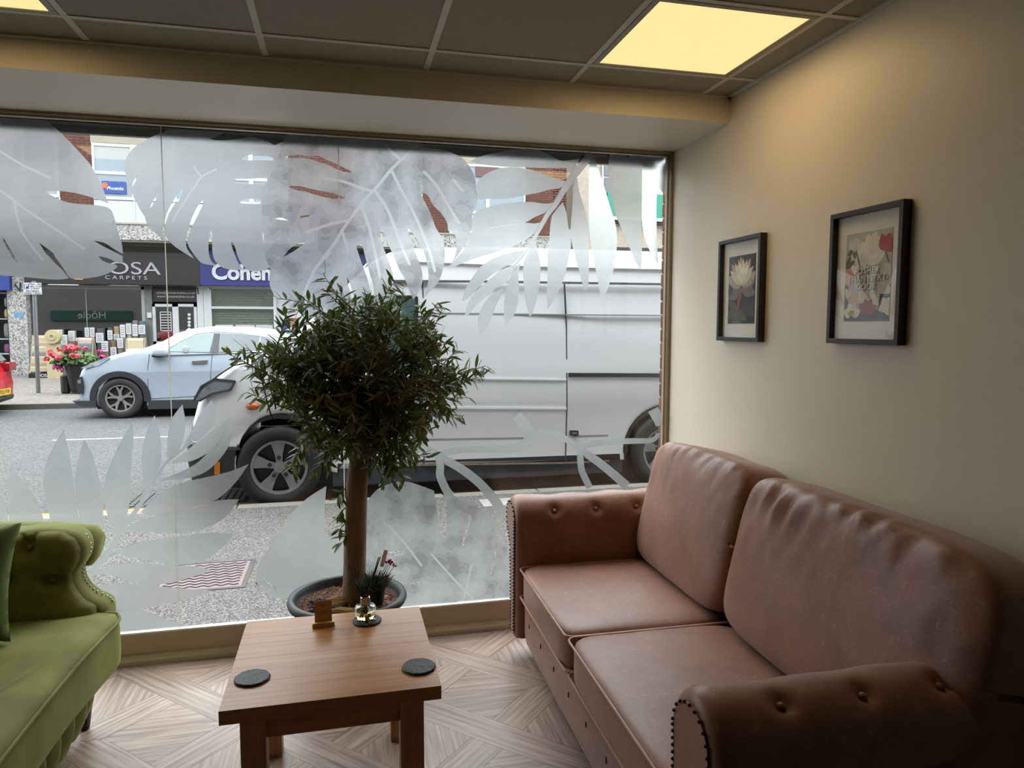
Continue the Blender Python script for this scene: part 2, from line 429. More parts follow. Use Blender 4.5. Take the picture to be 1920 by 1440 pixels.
# =================================================================== own building outside: shutter box, brick pier, street front
m_blk = mat('black_shutter_slot', (16, 15, 15), .8)
t = thing('shutter_housing', 'black roller shutter housing with grey rail above the window outside', 'shutter', (-.5, 3.6, 2.46))
obj('slot', bx(-2.4, 2.18, -.08, -.01, -.028, .16), m_blk, t)
obj('bottom_rail', bx(-2.4, 2.18, -.006, .022, -.055, .16), mat('grey_shutter_rail', (150, 152, 158), .45), t)
for x in (-.02 - .25, .62, 1.72): obj('bracket', bx(x, x + .012, -.06, -.03, -.05, -.028), m_blk, t)
ALB = .43
MORT = mat('mortar', (150, 138, 124), .95, bump=.3)
m_bn = [mat('red_brick_%s' % k, c, .9, var=.2, scale=9, bump=.5, bscale=60) for k, c in (('red', (122, 66, 52)), ('brown', (104, 58, 48)), ('pink', (140, 86, 70)))]
pier = struct('wall_pier_outside', bx(1.722, 2.4, WY + .03, 3.63, -.1, 2.45), MORT)
for c in range(33):
    z = -.03 + c * .075
    for k, (y0, y1) in enumerate(((WY + .035, 3.615),) if c % 2 else ((WY + .035, 3.54), (3.548, 3.615))):
        e = random.uniform(-.004, .005)
        obj('brick', bx(1.708 + e, 1.94, y0, y1 + e, z, z + .065), random.choice(m_bn), pier, bevel=.004)
m_grey = mat('own_front_render', (150, 148, 144), .8)
struct('wall_front_outside', bx(-34, -2.75, WY + .1, 3.6, -.1, 7), m_grey)
struct('wall_front_upper', bx(-2.75, 14, WY + .1, 3.6, 2.62, 7), m_grey)
struct('wall_front_outside_right', bx(2.4, 14, WY + .1, 3.6, -.1, 2.62), m_grey)
# green fascia two doors along, seen mirrored in the shop window across the road
sg = onY(172, 592, 2 * 25.45 - 3.65)
t = thing('green_fascia_sign', 'dark green shop fascia mirrored in the carpet shop window', 'sign', (sg.x, 3.62, sg.z))
obj('board', bx(-2.2, 2.2, 0, .08, -.3, .3), mat('green_fascia', (22, 92, 80), .5), t)
text_on('lettering', 'H\u014fdle', .62, mat('cream_letters', (232, 226, 210), .5), t, (0, .085, .02), (pi / 2, 0, pi), extrude=.004)

# =================================================================== OUTSIDE: buildings across the road
UY, SY = 24.5, 25.5
def rect(u0, v0, u1, v1, y):
    um, vm = (u0 + u1) / 2, (v0 + v1) / 2
    return onY(u0, vm, y).x, onY(u1, vm, y).x, onY(um, v1, y).z, onY(um, v0, y).z
m_mort = mat('far_mortar', (214, 186, 166), .95)
m_brk = mat('far_red_brick', (112, 66, 54), .9, var=.3, scale=3.2)
def brickwork(bm, x0, x1, z0, z1, y):
    nz = int((z1 - z0) / .084); L = .26
    for c in range(nz):
        z = z0 + c * .084; x = x0 - (L / 2 if c % 2 else 0)
        while x < x1:
            a, b_ = max(x0, x + .011), min(x1, x + L - .011)
            if b_ - a > .02: box(bm, a, b_, y - .012, y + .01, z + .010, z + .074)
            x += L
    return bm
m_whf = mat('white_upvc', (226, 228, 230), .35, var=.02)
m_wgl = mat('far_window_glass', (150, 168, 180), .08, var=.1, scale=.4, spec=.8)
m_conc = mat('far_concrete', (190, 182, 166), .85, var=.08, scale=4, bump=.2)
up = thing('brick_terrace', 'upper storey of red brick and white windows across the road', 'building', (0, UY, 4.2))
def on_up(bm):
    bmesh.ops.translate(bm, verts=bm.verts[:], vec=(0, -UY, -4.2)); return bm
def upart(name, bm, m, parent=None, **k): return obj(name, on_up(bm), m, parent or up, **k)
zb_, zt_ = 4.19, 9.6
xA, xB = onY(-60, 350, UY).x, onY(1062, 350, UY).x
upart('backing_wall', bx(xA - 9, xB, UY + .02, UY + 1.6, 4.19, 9.6), m_mort)
upart('floor_band', bx(xA - 9, xB, UY - .12, UY + .3, onY(200, 449, UY).z, onY(200, 420, UY).z), m_dash)
upart('band_cap', bx(xA - 9, xB, UY - .15, UY + .3, onY(200, 420, UY).z, onY(200, 417, UY).z), m_conc)
upart('soffit', bx(xA - 9, xB, UY - .1, SY + .5, onY(200, 452, UY).z - .02, onY(200, 449, UY).z), mat('grey_soffit', (120, 116, 108), .8))
zc = onY(200, 418, UY).z
for (u0, u1) in ((-420, -20), (112, 175), (541, 662), (792, 842), (985, 1062)):
    x0, x1 = onY(u0, 350, UY).x, onY(u1, 350, UY).x
    upart('brick_pier', brickwork(B(), x0, x1, zc, zt_, UY), m_brk, kind='stuff')
def window_run(u0, u1, cols, sign=None):
    x0, x1 = onY(u0, 350, UY).x, onY(u1, 350, UY).x
    zt, zm, zl, zp = onY(220, 270, UY).z, onY(220, 325, UY).z, onY(220, 375, UY).z, zc
    upart('lintel', bx(x0 - .02, x1 + .02, UY - .03, UY + .05, zt, zt + .55), m_conc)
    upart('spandrel_panel', bx(x0, x1, UY - .01, UY + .03, zp, zl - .02), m_whf)
    w = (x1 - x0) / cols
    for c in range(cols):
        a, b_ = x0 + c * w, x0 + (c + 1) * w; f = .07
        bm = B(); box(bm, a, a + f, UY - .03, UY + .02, zl, zt); box(bm, b_ - f, b_, UY - .03, UY + .02, zl, zt)
        for z in (zl, zm - .05, zt - .09): box(bm, a + f, b_ - f, UY - .03, UY + .02, z, z + .1)
        box(bm, b_ - .03, b_ + .01, UY - .025, UY, zp, zl)
        fr = upart('window', bm, m_whf)
        for z0, z1 in ((zl + .1, zm - .05), (zm + .05, zt - .09)):
            g = obj('pane', on_up(bx(a + f, b_ - f, UY - .005, UY + .01, z0, z1)), m_wgl, fr)
window_run(-20, 112, 2); window_run(175, 541, 5); window_run(662, 792, 2); window_run(842, 985, 2)
s0 = rect(191, 340, 236, 363, UY - .05)
t2 = upart('window_notice', bx(s0[0], s0[1], UY - .055, UY - .045, s0[2], s0[3]), mat('blue_notice', (44, 84, 180), .5), label='blue notice with white and orange print')
o = text_on('notice_print', 'Phoenix', .145, mat('white_print', (236, 238, 240), .5), up, (onY(217, 354, UY).x, -.06, onY(217, 354, UY).z - 4.2), extrude=.002, bold=.004)
bm = B(); lathe(bm, [(.0, 0), (.09, 0), (.09, .004), (0, .004)], 16, (0, 0, 0), 'Y'); o = obj('notice_emblem', bm, mat('orange_print', (232, 120, 80), .5), up)
o.location = (onY(197.5, 348, UY).x, -.062, onY(197.5, 348, UY).z - 4.2)
s0 = rect(892, 313, 935, 332, UY - .05)
upart('maroon_board', bx(s0[0], s0[1], UY - .055, UY - .045, s0[2], s0[3]), mat('maroon_board', (120, 86, 88), .6))
# receding brick return wall and the building up the side street
x0 = onY(1062, 350, UY).x
bm = B(); nz = int((9.6 - zc) / .09)
for c in range(nz):
    z = zc + c * .09; y = UY - (.15 if c % 2 else 0)
    while y < 30:
        box(bm, xB - .01, xB + .012, max(UY, y + .009), y + .291, z + .007, z + .083); y += .3
upart('brick_return', bm, m_brk, kind='stuff')
upart('return_backing', bx(xB - .5, xB, UY + .02, 30, 4.19, 9.6), m_mort)

sb = thing('side_street_building', 'pale building with green fascia beyond the side street', 'building', (12, 27, 0))
def sbp(name, r, d0, d1, m): return obj(name, bx(r[0] - 12, r[1] - 12, d0 - 27, d1 - 27, r[2], r[3]), m, sb)
sbp('wall', rect(1080, 240, 1420, 620, 27.0)[:2] + (0, 9), 27.0, 29, mat('cream_render', (222, 210, 192), .8))
sbp('wall_upper', rect(1128, 240, 1420, 375, 26.95), 26.9, 27.0, m_whf)
sbp('green_fascia', rect(1136, 366, 1300, 410, 26.8), 26.6, 26.9, mat('teal_green', (40, 170, 140), .5))
sbp('white_trim', rect(1136, 410, 1300, 416, 26.8), 26.6, 26.9, m_whf)
sbp('dark_reveal', rect(1136, 416, 1300, 421, 26.8), 26.7, 26.9, mat('dark_reveal', (40, 40, 40), .7))
for k, (u0, v0, u1, v1) in enumerate(((1133, 300, 1148, 330), (1133, 334, 1148, 368))):
    sbp('window_pane', rect(u0, v0, u1, v1, 26.9), 26.85, 26.89, mat('grey_glass', (130, 134, 138), .1))
sbp('plinth', rect(1128, 466, 1300, 472, 26.9), 26.7, 26.9, mat('dark_plinth', (56, 54, 52), .7))

# =================================================================== OUTSIDE: shops at street level
def shop(name, label, loc): return thing(name, label, 'shop front', loc)
def part(t, name, r, y0, y1, m, **k):
    L = t.location; return obj(name, bx(r[0] - L.x, r[1] - L.x, y0 - L.y, y1 - L.y, r[2] - L.z, r[3] - L.z), m, t, **k)
m_black = mat('black_fascia', (30, 29, 31), .35, var=.05)
m_alu = mat('aluminium_frame', (176, 178, 178), .35, var=.04)
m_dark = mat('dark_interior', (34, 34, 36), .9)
m_shopg = pane('street_shop_glass', (.6, .62, .62, 1), .16)
ZG = 0.0
# carpet shop
cs = shop('carpet_shop_front', 'black fronted carpet shop with wide display window', (-6.5, SY, ZG))
r = rect(44, 472, 374, 533, SY - .5)
part(cs, 'fascia', r, SY - .5, SY - .1, m_black)
zs = (r[2] + r[3]) / 2
part(cs, 'header_wall', (r[0], r[1], r[3] - .1, 4.12), SY - .3, SY - .1, mat('header_grey', (120, 115, 106), .8))
xo = onY(245, 506, SY - .5).x
text_on('sign_letters', 'MOSA', .56, mat('silver_letters', (196, 196, 198), .35), cs, (onY(232, 506, SY - .5).x + 6.5, -.52, onY(236, 504, SY - .5).z), extrude=.02, wx=1.42)
text_on('sign_letters', 'C A R P E T S', .165, mat('silver_letters', (196, 196, 198), .35), cs, (onY(237, 519, SY - .5).x + 6.5, -.52, onY(237, 521, SY - .5).z), extrude=.01, wx=1.3)
o = obj('sign_emblem', bx(-.12, .12, -.01, .01, -.06, .06), mat('gold_emblem', (226, 170, 60), .4), cs); q = onY(148, 521, SY - .5); o.location = (q.x + 6.5, -.52, q.z)
r = rect(57, 536, 268, 700, SY); r = (r[0], r[1], .0, r[3])
part(cs, 'display_glass', (r[0], r[1], .35, r[3]), SY, SY + .02, m_shopg)
bm = B(); f = .1
for (a, b_, c, d) in ((r[0] - f, r[0], 0, r[3]), (r[1], r[1] + f, 0, r[3]), (r[0] - f, r[1] + f, r[3] - .1, r[3] + .02), (r[0], r[1], .2, .35)):
    box(bm, a + 6.5, b_ + 6.5, -.05, .06, c, d)
obj('display_frame', bm, m_alu, cs)
xj = (onY(163, 600, SY)).x; part(cs, 'glass_joint', (xj - .008, xj + .008, .35, r[3]), SY - .004, SY + .024, m_alu)
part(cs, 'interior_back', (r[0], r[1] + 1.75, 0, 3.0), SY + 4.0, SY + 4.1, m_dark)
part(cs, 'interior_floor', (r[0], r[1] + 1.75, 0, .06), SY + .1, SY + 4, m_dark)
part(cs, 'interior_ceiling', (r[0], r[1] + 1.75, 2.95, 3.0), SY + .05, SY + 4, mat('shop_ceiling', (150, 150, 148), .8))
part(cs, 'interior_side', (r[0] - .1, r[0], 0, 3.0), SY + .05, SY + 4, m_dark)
for (u, v) in ((132, 548), (165, 552), (193, 556), (210, 559), (240, 549)):
    q = onY(u, v, SY + 2.2); part(cs, 'strip_light', (q.x - .45, q.x + .45, 2.90, 2.94), SY + 1 + (v - 545) * .18, SY + 1.12 + (v - 545) * .18, emis('tube_light', (255, 252, 244), 2.5))
# doorway
q = rect(287, 538, 371, 566, SY)
part(cs, 'door_header', (q[0], q[1], q[2], q[3]), SY - .02, SY + .05, mat('black_header', (26, 24, 26), .4))
for v, s in ((549, 'sales@mosacarpets.co.uk'), (556, 'www.mosacarpets.co.uk')):
    w = onY(330, v, SY); text_on('header_print', s, .115, m_whf, cs, (w.x + 6.5, -.025, w.z), extrude=.002)
for (u0, u1) in ((288, 331), (331, 371)):
    d = rect(u0, 570, u1, 700, SY); d = (d[0], d[1], .02, d[3])
    bm = B()
    for (a, b_, c, e) in ((d[0], d[0] + .09, .02, d[3]), (d[1] - .09, d[1], .02, d[3]), (d[0], d[1], d[3] - .09, d[3]), (d[0], d[1], .95, 1.05), (d[0], d[1], .02, .2)):
        box(bm, a + 6.5, b_ + 6.5, -.04, .03, c, e)
    dr = obj('door', bm, m_whf, cs); obj('door_glass', bx(d[0] + 6.5, d[1] + 6.5, 0, .012, .1, d[3]), m_shopg, dr)
q = rect(301, 585, 321, 620, SY - .02)
bm = B()
for k in range(8): box(bm, q[0] + 6.5, q[1] + 6.5, -.03, -.024, q[2] + (q[3] - q[2]) * k / 7 - .012, q[2] + (q[3] - q[2]) * k / 7 + .012)
for x in (q[0], q[1]): box(bm, x + 6.5 - .012, x + 6.5 + .012, -.03, -.024, q[2], q[3])
obj('hours_notice', bm, m_whf, cs)
for v in (590, 597, 604, 610, 617):
    w = onY(355, v, SY); bm = B(); lathe(bm, [(0, 0), (.05, 0), (.05, .004), (0, .004)], 10, (w.x + 6.5, -.03, w.z), 'Y'); obj('door_sticker', bm, m_whf, cs)
part(cs, 'shutter_guide', rect(274, 536, 287, 700, SY)[:2] + (0, 2.85), SY - .06, SY + .05, mat('grey_guide', (122, 124, 122), .5))
part(cs, 'door_pier', (onY(371, 600, SY).x, onY(374, 503, SY - .5).x, 0, 2.9), SY - .05, SY + .1, m_whf)
part(cs, 'alarm_box', rect(276, 586, 284, 596, SY - .1), SY - .12, SY - .06, m_whf)
bm = B(); w0, w1 = onY(370, 538, SY - .3), onY(372, 552, SY - .3); tube(bm, [(w0.x + 6.5, -.3, w0.z), (w1.x + 6.5, -.3, w1.z)], .02, 6); obj('shutter_bracket', bm, m_dark, cs)
# pebble-dashed column between the shops
cl = thing('pebbledash_column', 'rough pebble-dashed column left of the carpet shop window', 'column', (onY(33, 600, SY).x, SY - .3, 0))
r = rect(16, 519, 51, 700, SY - .3); obj('shaft', bx(r[0] - cl.location.x, r[1] - cl.location.x, 0, .5, 0, 4.19), m_dash, cl)
q = onY(35, 591, SY - .31); obj('blue_sticker', bx(q.x - cl.location.x - .13, q.x - cl.location.x + .13, -.006, 0, q.z - .07, q.z + .07), mat('pale_blue_sticker', (110, 170, 215), .5), cl)
bm = B(); a, b_, c = onY(29, 533, SY - .3), onY(38, 546, SY - .3), onY(39, 530, SY - .3)
tube(bm, [Vector((p.x - cl.location.x, -.03, p.z)) for p in (a, b_, c)], .022, 6); obj('sign_bracket', bm, m_dark, cl)
# blue shop at the left edge
ls = shop('blue_shop_front', 'blue fronted shop with goods on shelves at the left edge', (onY(0, 600, SY).x, SY, 0))
part(ls, 'fascia', rect(-420, 470, 16, 541, SY - .5), SY - .5, SY - .1, mat('blue_fascia', (36, 66, 160), .4))
part(ls, 'header_wall', rect(-420, 455, 16, 480, SY)[:2] + (3.6, 4.12), SY - .3, SY - .1, mat('header_grey', (120, 115, 106), .8))
part(ls, 'frame_post', rect(15, 541, 19, 700, SY - .2)[:2] + (0, 2.8), SY - .2, SY, mat('dark_post', (50, 52, 56), .5))
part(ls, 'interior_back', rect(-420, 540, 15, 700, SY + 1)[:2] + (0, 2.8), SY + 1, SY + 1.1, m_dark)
for v in (548, 597, 635, 663): part(ls, 'shelf_board', (onY(-60, v, SY).x, onY(15, v, SY).x, onY(5, v, SY).z - .03, onY(5, v, SY).z), SY + .1, SY + .6, m_whf)
k = 0
for (u0, v0, u1, v1, c, nm) in ((1, 557, 12, 576, (190, 205, 215), 'pale patterned box on the upper shelf of the blue shop'), (1, 579, 14, 597, (196, 174, 110), 'mustard bag on the second shelf of the blue shop'),
        (0, 606, 14, 634, (150, 146, 150), 'grey striped bundle on the middle shelf of the blue shop'), (8, 600, 14, 606, (222, 160, 60), 'orange folded item at the middle shelf end of the blue shop'),
        (1, 645, 14, 663, (150, 70, 130), 'purple bag on the lowest shelf of the blue shop'), (0, 668, 13, 690, (170, 66, 110), 'magenta bundle at the foot of the blue shop')):
    r = rect(u0, v0, u1, v1, SY); bm = superbox(r[1] - r[0], .3, r[3] - r[2], 4, 4)
    o = obj('shop_goods', bm, mat('goods_%d' % k, c, .7, var=.3, scale=6), None, smooth=True); o.location = ((r[0] + r[1]) / 2, SY + .35, (r[2] + r[3]) / 2 + .006)
    if k == 5: o.location.z = (r[3] - r[2]) / 2
    tag(o, nm, 'shop goods'); k += 1
# chemist
_ret = (xB - .5, xB, 0, 4.12)
ch = shop('chemist_shop_front', 'white fronted shop with blue fascia behind the silver car', (-1.0, SY, 0))
xr = onY(1062, 540, SY).x - .55
part(ch, 'return_shopfront', _ret, SY - .45, 30, m_whf)
r = rect(374, 486, 700, 535, SY - .5); part(ch, 'fascia', (r[0] + .012, xr, onY(500, 536, SY - .5).z, onY(500, 472, SY - .5).z), SY - .5, SY - .1, mat('royal_blue_fascia', (34, 46, 128), .4, var=.04))
w = onY(462, 511, SY - .5); text_on('sign_letters', 'Cohens', .70, mat('white_letters', (226, 230, 236), .4), ch, (w.x + 1.0, -.53, w.z - .02), extrude=.02, bold=.022, wx=.98)
xc0 = onY(374, 503, SY - .5).x + .012
part(ch, 'header_wall', (xc0, xr, r[3] - .2, 4.12), SY - .3, SY - .1, mat('header_grey', (120, 115, 106), .8))
part(ch, 'front_wall', (xc0, onY(392, 600, SY).x, 0, 3.2), SY - .05, SY + .1, m_whf)
part(ch, 'front_wall', (onY(519, 600, SY).x, xr, 0, 3.2), SY + .02, SY + .1, m_whf)
part(ch, 'head_panel', (onY(392, 600, SY).x, onY(519, 600, SY).x, onY(450, 542, SY).z, 3.2), SY - .02, SY + .1, m_whf)
part(ch, 'stall_riser', (onY(392, 600, SY).x, onY(519, 600, SY).x, 0, .9), SY - .02, SY + .1, m_whf)
r = rect(395, 544, 515, 618, SY)
part(ch, 'window_glass', (r[0], r[1], .9, r[3]), SY, SY + .015, pane('chemist_glass', (.85, .87, .86, 1), .08))
z = 1.25
while z < r[3]:
    part(ch, 'blind_slat', (r[0], r[1], z, z + .075), SY + .12, SY + .14, mat('sage_blind', (176, 184, 170), .6)); z += .088
part(ch, 'blind_backing', (r[0], r[1], .9, r[3]), SY + .2, SY + .22, mat('sage_dark', (140, 148, 136), .7))
for u in (394, 516): part(ch, 'window_frame', (onY(u, 580, SY).x - .05, onY(u, 580, SY).x + .05, .9, r[3]), SY - .06, SY + .02, m_whf)
part(ch, 'window_frame', (r[0], r[1], onY(450, 577, SY).z - .04, onY(450, 577, SY).z + .04), SY - .05, SY + .02, m_whf)
for k, (u0, u1, c) in enumerate(((404, 437, (222, 224, 222)), (442, 478, (226, 202, 204)), (480, 512, (206, 212, 206)))):
    part(ch, 'window_poster', rect(u0, 609, u1, 622, SY - .02), SY - .03, SY - .02, mat('poster_%d' % k, c, .5, var=.15, scale=5))
for k, (u0, v0, u1, v1, c) in enumerate(((529, 602, 541, 618, (38, 74, 150)), (545, 596, 560, 620, (222, 140, 110)), (562, 604, 572, 616, (90, 170, 210)))):
    part(ch, 'wall_poster', rect(u0, v0, u1, v1, SY - .02), SY - .02, SY + .02, mat('wall_poster_%d' % k, c, .5, var=.2, scale=7))

# =================================================================== carpets in front of the shop
C2 = lambda x, y: (x / 6.0, 460 + y / 6.0)
m_tag = mat('white_price_tag', (232, 232, 236), .6, var=.03)
m_ink = mat('tag_print', (150, 150, 156), .6)
def carpet_roll(label, x0, x1, ytop, col, ty0, ty1, yd):
    a, b_ = onY(*C2(x0, ytop), yd), onY(*C2(x1, ytop), yd); w = b_.x - a.x; hgt = a.z
    t = thing('carpet_roll', label, 'carpet roll', ((a.x + b_.x) / 2, yd, 0), group='upright carpet rolls by the shop window')
    r = w / 2; bm = B(); lathe(bm, [(r * .94, 0), (r, .02), (r, hgt - .02), (r * .94, hgt), (r * .5, hgt), (r * .46, hgt - .015), (r * .3, hgt - .015), (r * .26, hgt), (0, hgt)], 16)
    obj('roll', bm, mat('carpet_%d_%d_%d' % col, col, .95, var=.1, scale=30, bump=.4, bscale=120), t, smooth=False)
    z1, z0 = onY(*C2(x0, ty0), yd - r).z, onY(*C2(x0, ty1), yd - r).z
    tg = obj('price_tag', bx(-r * .9, r * .9, -r - .012, -r - .004, z0, z1), m_tag, t)
    n = 4; bm = B()
    for k in range(n): box(bm, -r * .65, r * .6 * (1 - .25 * (k % 2)), -r - .015, -r - .011, z1 - (z1 - z0) * (.2 + .19 * k) - .014, z1 - (z1 - z0) * (.2 + .19 * k) + .01)
    obj('tag_print', bm, m_ink, tg)
G_, T_, TL, DG, LG, BR = (142, 136, 130), (176, 150, 120), (104, 124, 128), (92, 90, 90), (176, 174, 168), (140, 116, 96)
for a in (('grey carpet roll with large white tag behind the beige carpet stand', 640, 718, 945, G_, 950, 1050, 25.2),
          ('short grey carpet roll with white tag just right of the beige stand', 692, 768, 1005, LG, 1008, 1120, 24.9),
          ('tall pale roll with white tag between the two carpet stands', 776, 856, 960, LG, 964, 1075, 25.2),
          ('low brown carpet roll with tag near its foot between the stands', 790, 870, 1075, BR, 1145, 1250, 24.6),
          ('narrow pale roll whose tag touches the striped carpet stand', 858, 905, 1040, LG, 1042, 1145, 24.9),
          ('left of the two narrow rolls above the striped carpet stand', 958, 1012, 922, G_, 926, 1030, 25.2),
          ('right of the two narrow rolls above the striped carpet stand', 1016, 1072, 922, G_, 926, 1030, 25.2),
          ('broad dark grey carpet roll with a low white tag', 1085, 1180, 930, DG, 985, 1095, 25.2),
          ('slim dark carpet roll with long tag, left of the tan roll', 1212, 1275, 925, DG, 955, 1062, 25.2),
          ('tan carpet roll whose tag sits at half height', 1280, 1350, 910, T_, 1000, 1062, 25.2),
          ('white tagged roll, fourth from the shop door in the back row', 1354, 1416, 890, LG, 895, 1035, 25.2),
          ('white tagged roll, third from the shop door in the back row', 1420, 1486, 875, LG, 885, 1000, 25.2),
          ('tall grey roll, second from the shop door in the back row', 1490, 1556, 845, G_, 888, 1020, 25.2),
          ('teal grey carpet roll nearest the shop door', 1560, 1644, 850, TL, 895, 1000, 25.2),
          ('brown front row roll with a tilted white tag right of the striped stand', 1148, 1228, 1075, BR, 1078, 1195, 24.7),
          ('brown front row roll with its tag near the bottom', 1246, 1320, 1070, BR, 1145, 1250, 24.75),
          ('grey front row roll with a tall white tag beside the cream stand', 1324, 1398, 1040, G_, 1045, 1155, 24.7)):
    carpet_roll(*a)
def carpet_stand(label, x0, x1, y0, y1, cols, yd, base_text=None):
    a, b_ = onY(*C2(x0, y0), yd), onY(*C2(x1, y1), yd); w = b_.x - a.x; H = a.z; n = len(cols)
    t = thing('carpet_stand', label, 'carpet stand', ((a.x + b_.x) / 2, yd, 0))
    m_st = mat('stand_ply', (196, 178, 150), .7)
    for s in (-1, 1):
        bm = B(); prism(bm, [(-.42, .0), (-.34, .0), (0, H - .1), (.34, 0), (.42, 0), (.05, H), (-.05, H)], lambda p, q: (s * w * .5, p, q), lambda p, q: (s * (w * .5 - .03), p, q)); obj('side_frame', bm, m_st, t)
    for k, c in enumerate(cols):        # carpet samples hung one below the other
        z1 = H - .02 - k * (H * .82 / n); yy = -.06 - .34 * (k / n)
        pts = [(yy + .16, z1 - .02), (yy + .08, z1 + .012), (yy - .02, z1), (yy - .07, z1 - .06), (yy - .085, z1 - H * .95 / n), (yy - .07, z1 - H * .95 / n), (yy - .05, z1 - .06), (yy - .01, z1 - .02), (yy + .08, z1 - .012)]
        bm = B(); prism(bm, pts, lambda p, q: (-w * .42, p, q), lambda p, q: (w * .42, p, q)); obj('carpet_sample', bm, mat('carpet_%d_%d_%d' % c, c, .95, var=.1, scale=30, bump=.4, bscale=120), t)
    bd = obj('base_board', bx(-w * .5, w * .5, -.46, -.43, .0, .14), m_black, t)
    if base_text: text_on('base_print', base_text, .13, m_whf, t, (w * .12, -.465, .07), extrude=.002, bold=.003)
    return t
be = (206, 188, 160)
carpet_stand('wooden stand hung with beige carpet samples left of the flower tub', 370, 660, 1010, 1420, [be, (196, 176, 150), (210, 196, 172), (150, 140, 140), be, (188, 168, 140), (204, 186, 156)], 24.3, 'MOSA')
t = carpet_stand('stand of striped grey, pink and beige carpet samples behind the red flowers', 890, 1075, 1035, 1400, [(206, 186, 178), (120, 132, 142), (96, 110, 116), (196, 170, 140), (170, 148, 126), be, (150, 128, 106)], 24.4)
carpet_stand('stand with cream carpet samples just left of the shop door', 1425, 1655, 1040, 1400, [(222, 206, 172), (214, 206, 190), (200, 196, 186)], 24.5)
# rolled cream carpet on the beige stand
a = onY(*C2(660, 1090), 24.2); bm = B()
lathe(bm, [(0, -.02), (.05, -.02), (.055, -.05), (.1, -.05), (.105, -.02), (.2, -.02), (.21, 0), (.21, .2), (0, .2)], 20, (0, 0, 0), 'Y')
o = obj('cream_carpet_coil', bm, mat('cream_carpet', (214, 200, 160), .95, var=.1, scale=30, bump=.4), None); o.location = (a.x + .06, 23.55, a.z - .04 + .212); tag(o, 'coiled cream carpet end resting on the beige carpet stand', 'carpet roll')
a = onY(*C2(690, 1200), 24.2); obj('coil_prop', bx(-.2, .2, .06, .12, 0, onY(*C2(660, 1090), 24.2).z - .04), mat('cream_carpet', (214, 200, 160), .95), None).location = (onY(*C2(660, 1090), 24.2).x + .06, 23.55, 0)
o = bpy.data.objects['coil_prop']; tag(o, 'upright cream carpet piece under the coiled roll', 'carpet')

# parking sign
b0_ = onZ(72, 737, 0.0)
t = thing('parking_sign', 'white parking sign on a thin galvanised post', 'street sign', (b0_.x, b0_.y, 0))
zt_s = onY(60, 527, b0_.y).z
bm = B(); tp = onY(64, 530, b0_.y); tube(bm, [(0, 0, 0), (tp.x - b0_.x, 0, zt_s)], .045, 12); obj('post', bm, mat('galvanised', (150, 152, 154), .4, .6), t)
r = rect(44, 530, 78, 552, b0_.y - .06)
L = lambda x: x - b0_.x
obj('plate', bx(L(r[0]), L(r[1]), -.07, -.055, r[2], r[3]), mat('sign_white', (230, 232, 236), .4), t)
w = r[1] - r[0]; hh = r[3] - r[2]
sq = obj('blue_square', bx(L(r[0]) + w * .04, L(r[0]) + w * .3, -.074, -.069, r[2] + hh * .48, r[3] - hh * .1), mat('sign_blue', (28, 70, 150), .4), t)
text_on('sign_print', 'P', .14, m_whf, t, (L(r[0]) + w * .17, -.077, r[2] + hh * .68), extrude=.001, bold=.006)
for s, zx, zz in (('Mon - Sat', .66, .88), ('8 am - 6 pm', .66, .7), ('1 hour', .66, .53), ('No return', .5, .3), ('within 1 hour', .5, .12)):
    text_on('sign_print', s, .062, mat('sign_black', (40, 40, 44), .5), t, (L(r[0]) + w * zx, -.073, r[2] + hh * zz), extrude=.001)

# flower tub
b0_ = onZ(136, 738, 0.0)
t = thing('flower_tub', 'black pavement tub of red and pink flowers in front of the silver car', 'planter', (b0_.x + .12, b0_.y, 0))
bm = B(); lathe(bm, [(.14, 0), (.14, .04), (.16, .1), (.25, .64), (.28, .66), (.28, .72), (.25, .72), (.24, .66), (0, .64)], 20); obj('tub', bm, mat('black_plastic', (26, 26, 28), .4), t)
bm = B(); lathe(bm, [(.08, 0), (.1, .05), (.1, .4), (.09, .42), (0, .42)], 14, (-.27, .05, 0)); obj('stand_foot', bm, mat('black_plastic', (26, 26, 28), .4), t)
def petal_ball(bm, c, r, n):
    for k in range(n):
        th, ph = random.uniform(0, 2 * pi), math.acos(random.uniform(-.6, 1)); d = Vector((math.sin(ph) * math.cos(th), math.sin(ph) * math.sin(th), math.cos(ph)))
        x, y = frame_of(d); q = Vector(c) + d * r; s = r * .55
        vs = [bm.verts.new(q + x * s * math.cos(a) + y * s * math.sin(a) + d * .15 * s * (i % 2)) for i, a in enumerate([2 * pi * j / 6 for j in range(6)])]
        bm.faces.new(vs)
FS = .72
bm = B()
for k in range(420):
    a, rr, z = random.uniform(0, 2 * pi), .62 * math.sqrt(random.random()), 0; z = .8 + .38 * (1 - (rr / .62) ** 2) * random.uniform(.3, 1)
    c = Vector((rr * math.cos(a) * 1.15 * FS, rr * math.sin(a) * .7 * FS, .72 + (z - .8) * FS)); d = Vector((random.uniform(-1, 1), random.uniform(-1, .4), random.uniform(.1, 1))).normalized(); x, y = frame_of(d)
    vs = [bm.verts.new(c + x * .05 * math.cos(q) + y * .05 * math.sin(q)) for q in [2 * pi * j / 6 for j in range(6)]]; bm.faces.new(vs)
obj('foliage', bm, mat('tub_leaves', (92, 128, 60), .6, var=.3), t, kind='stuff')
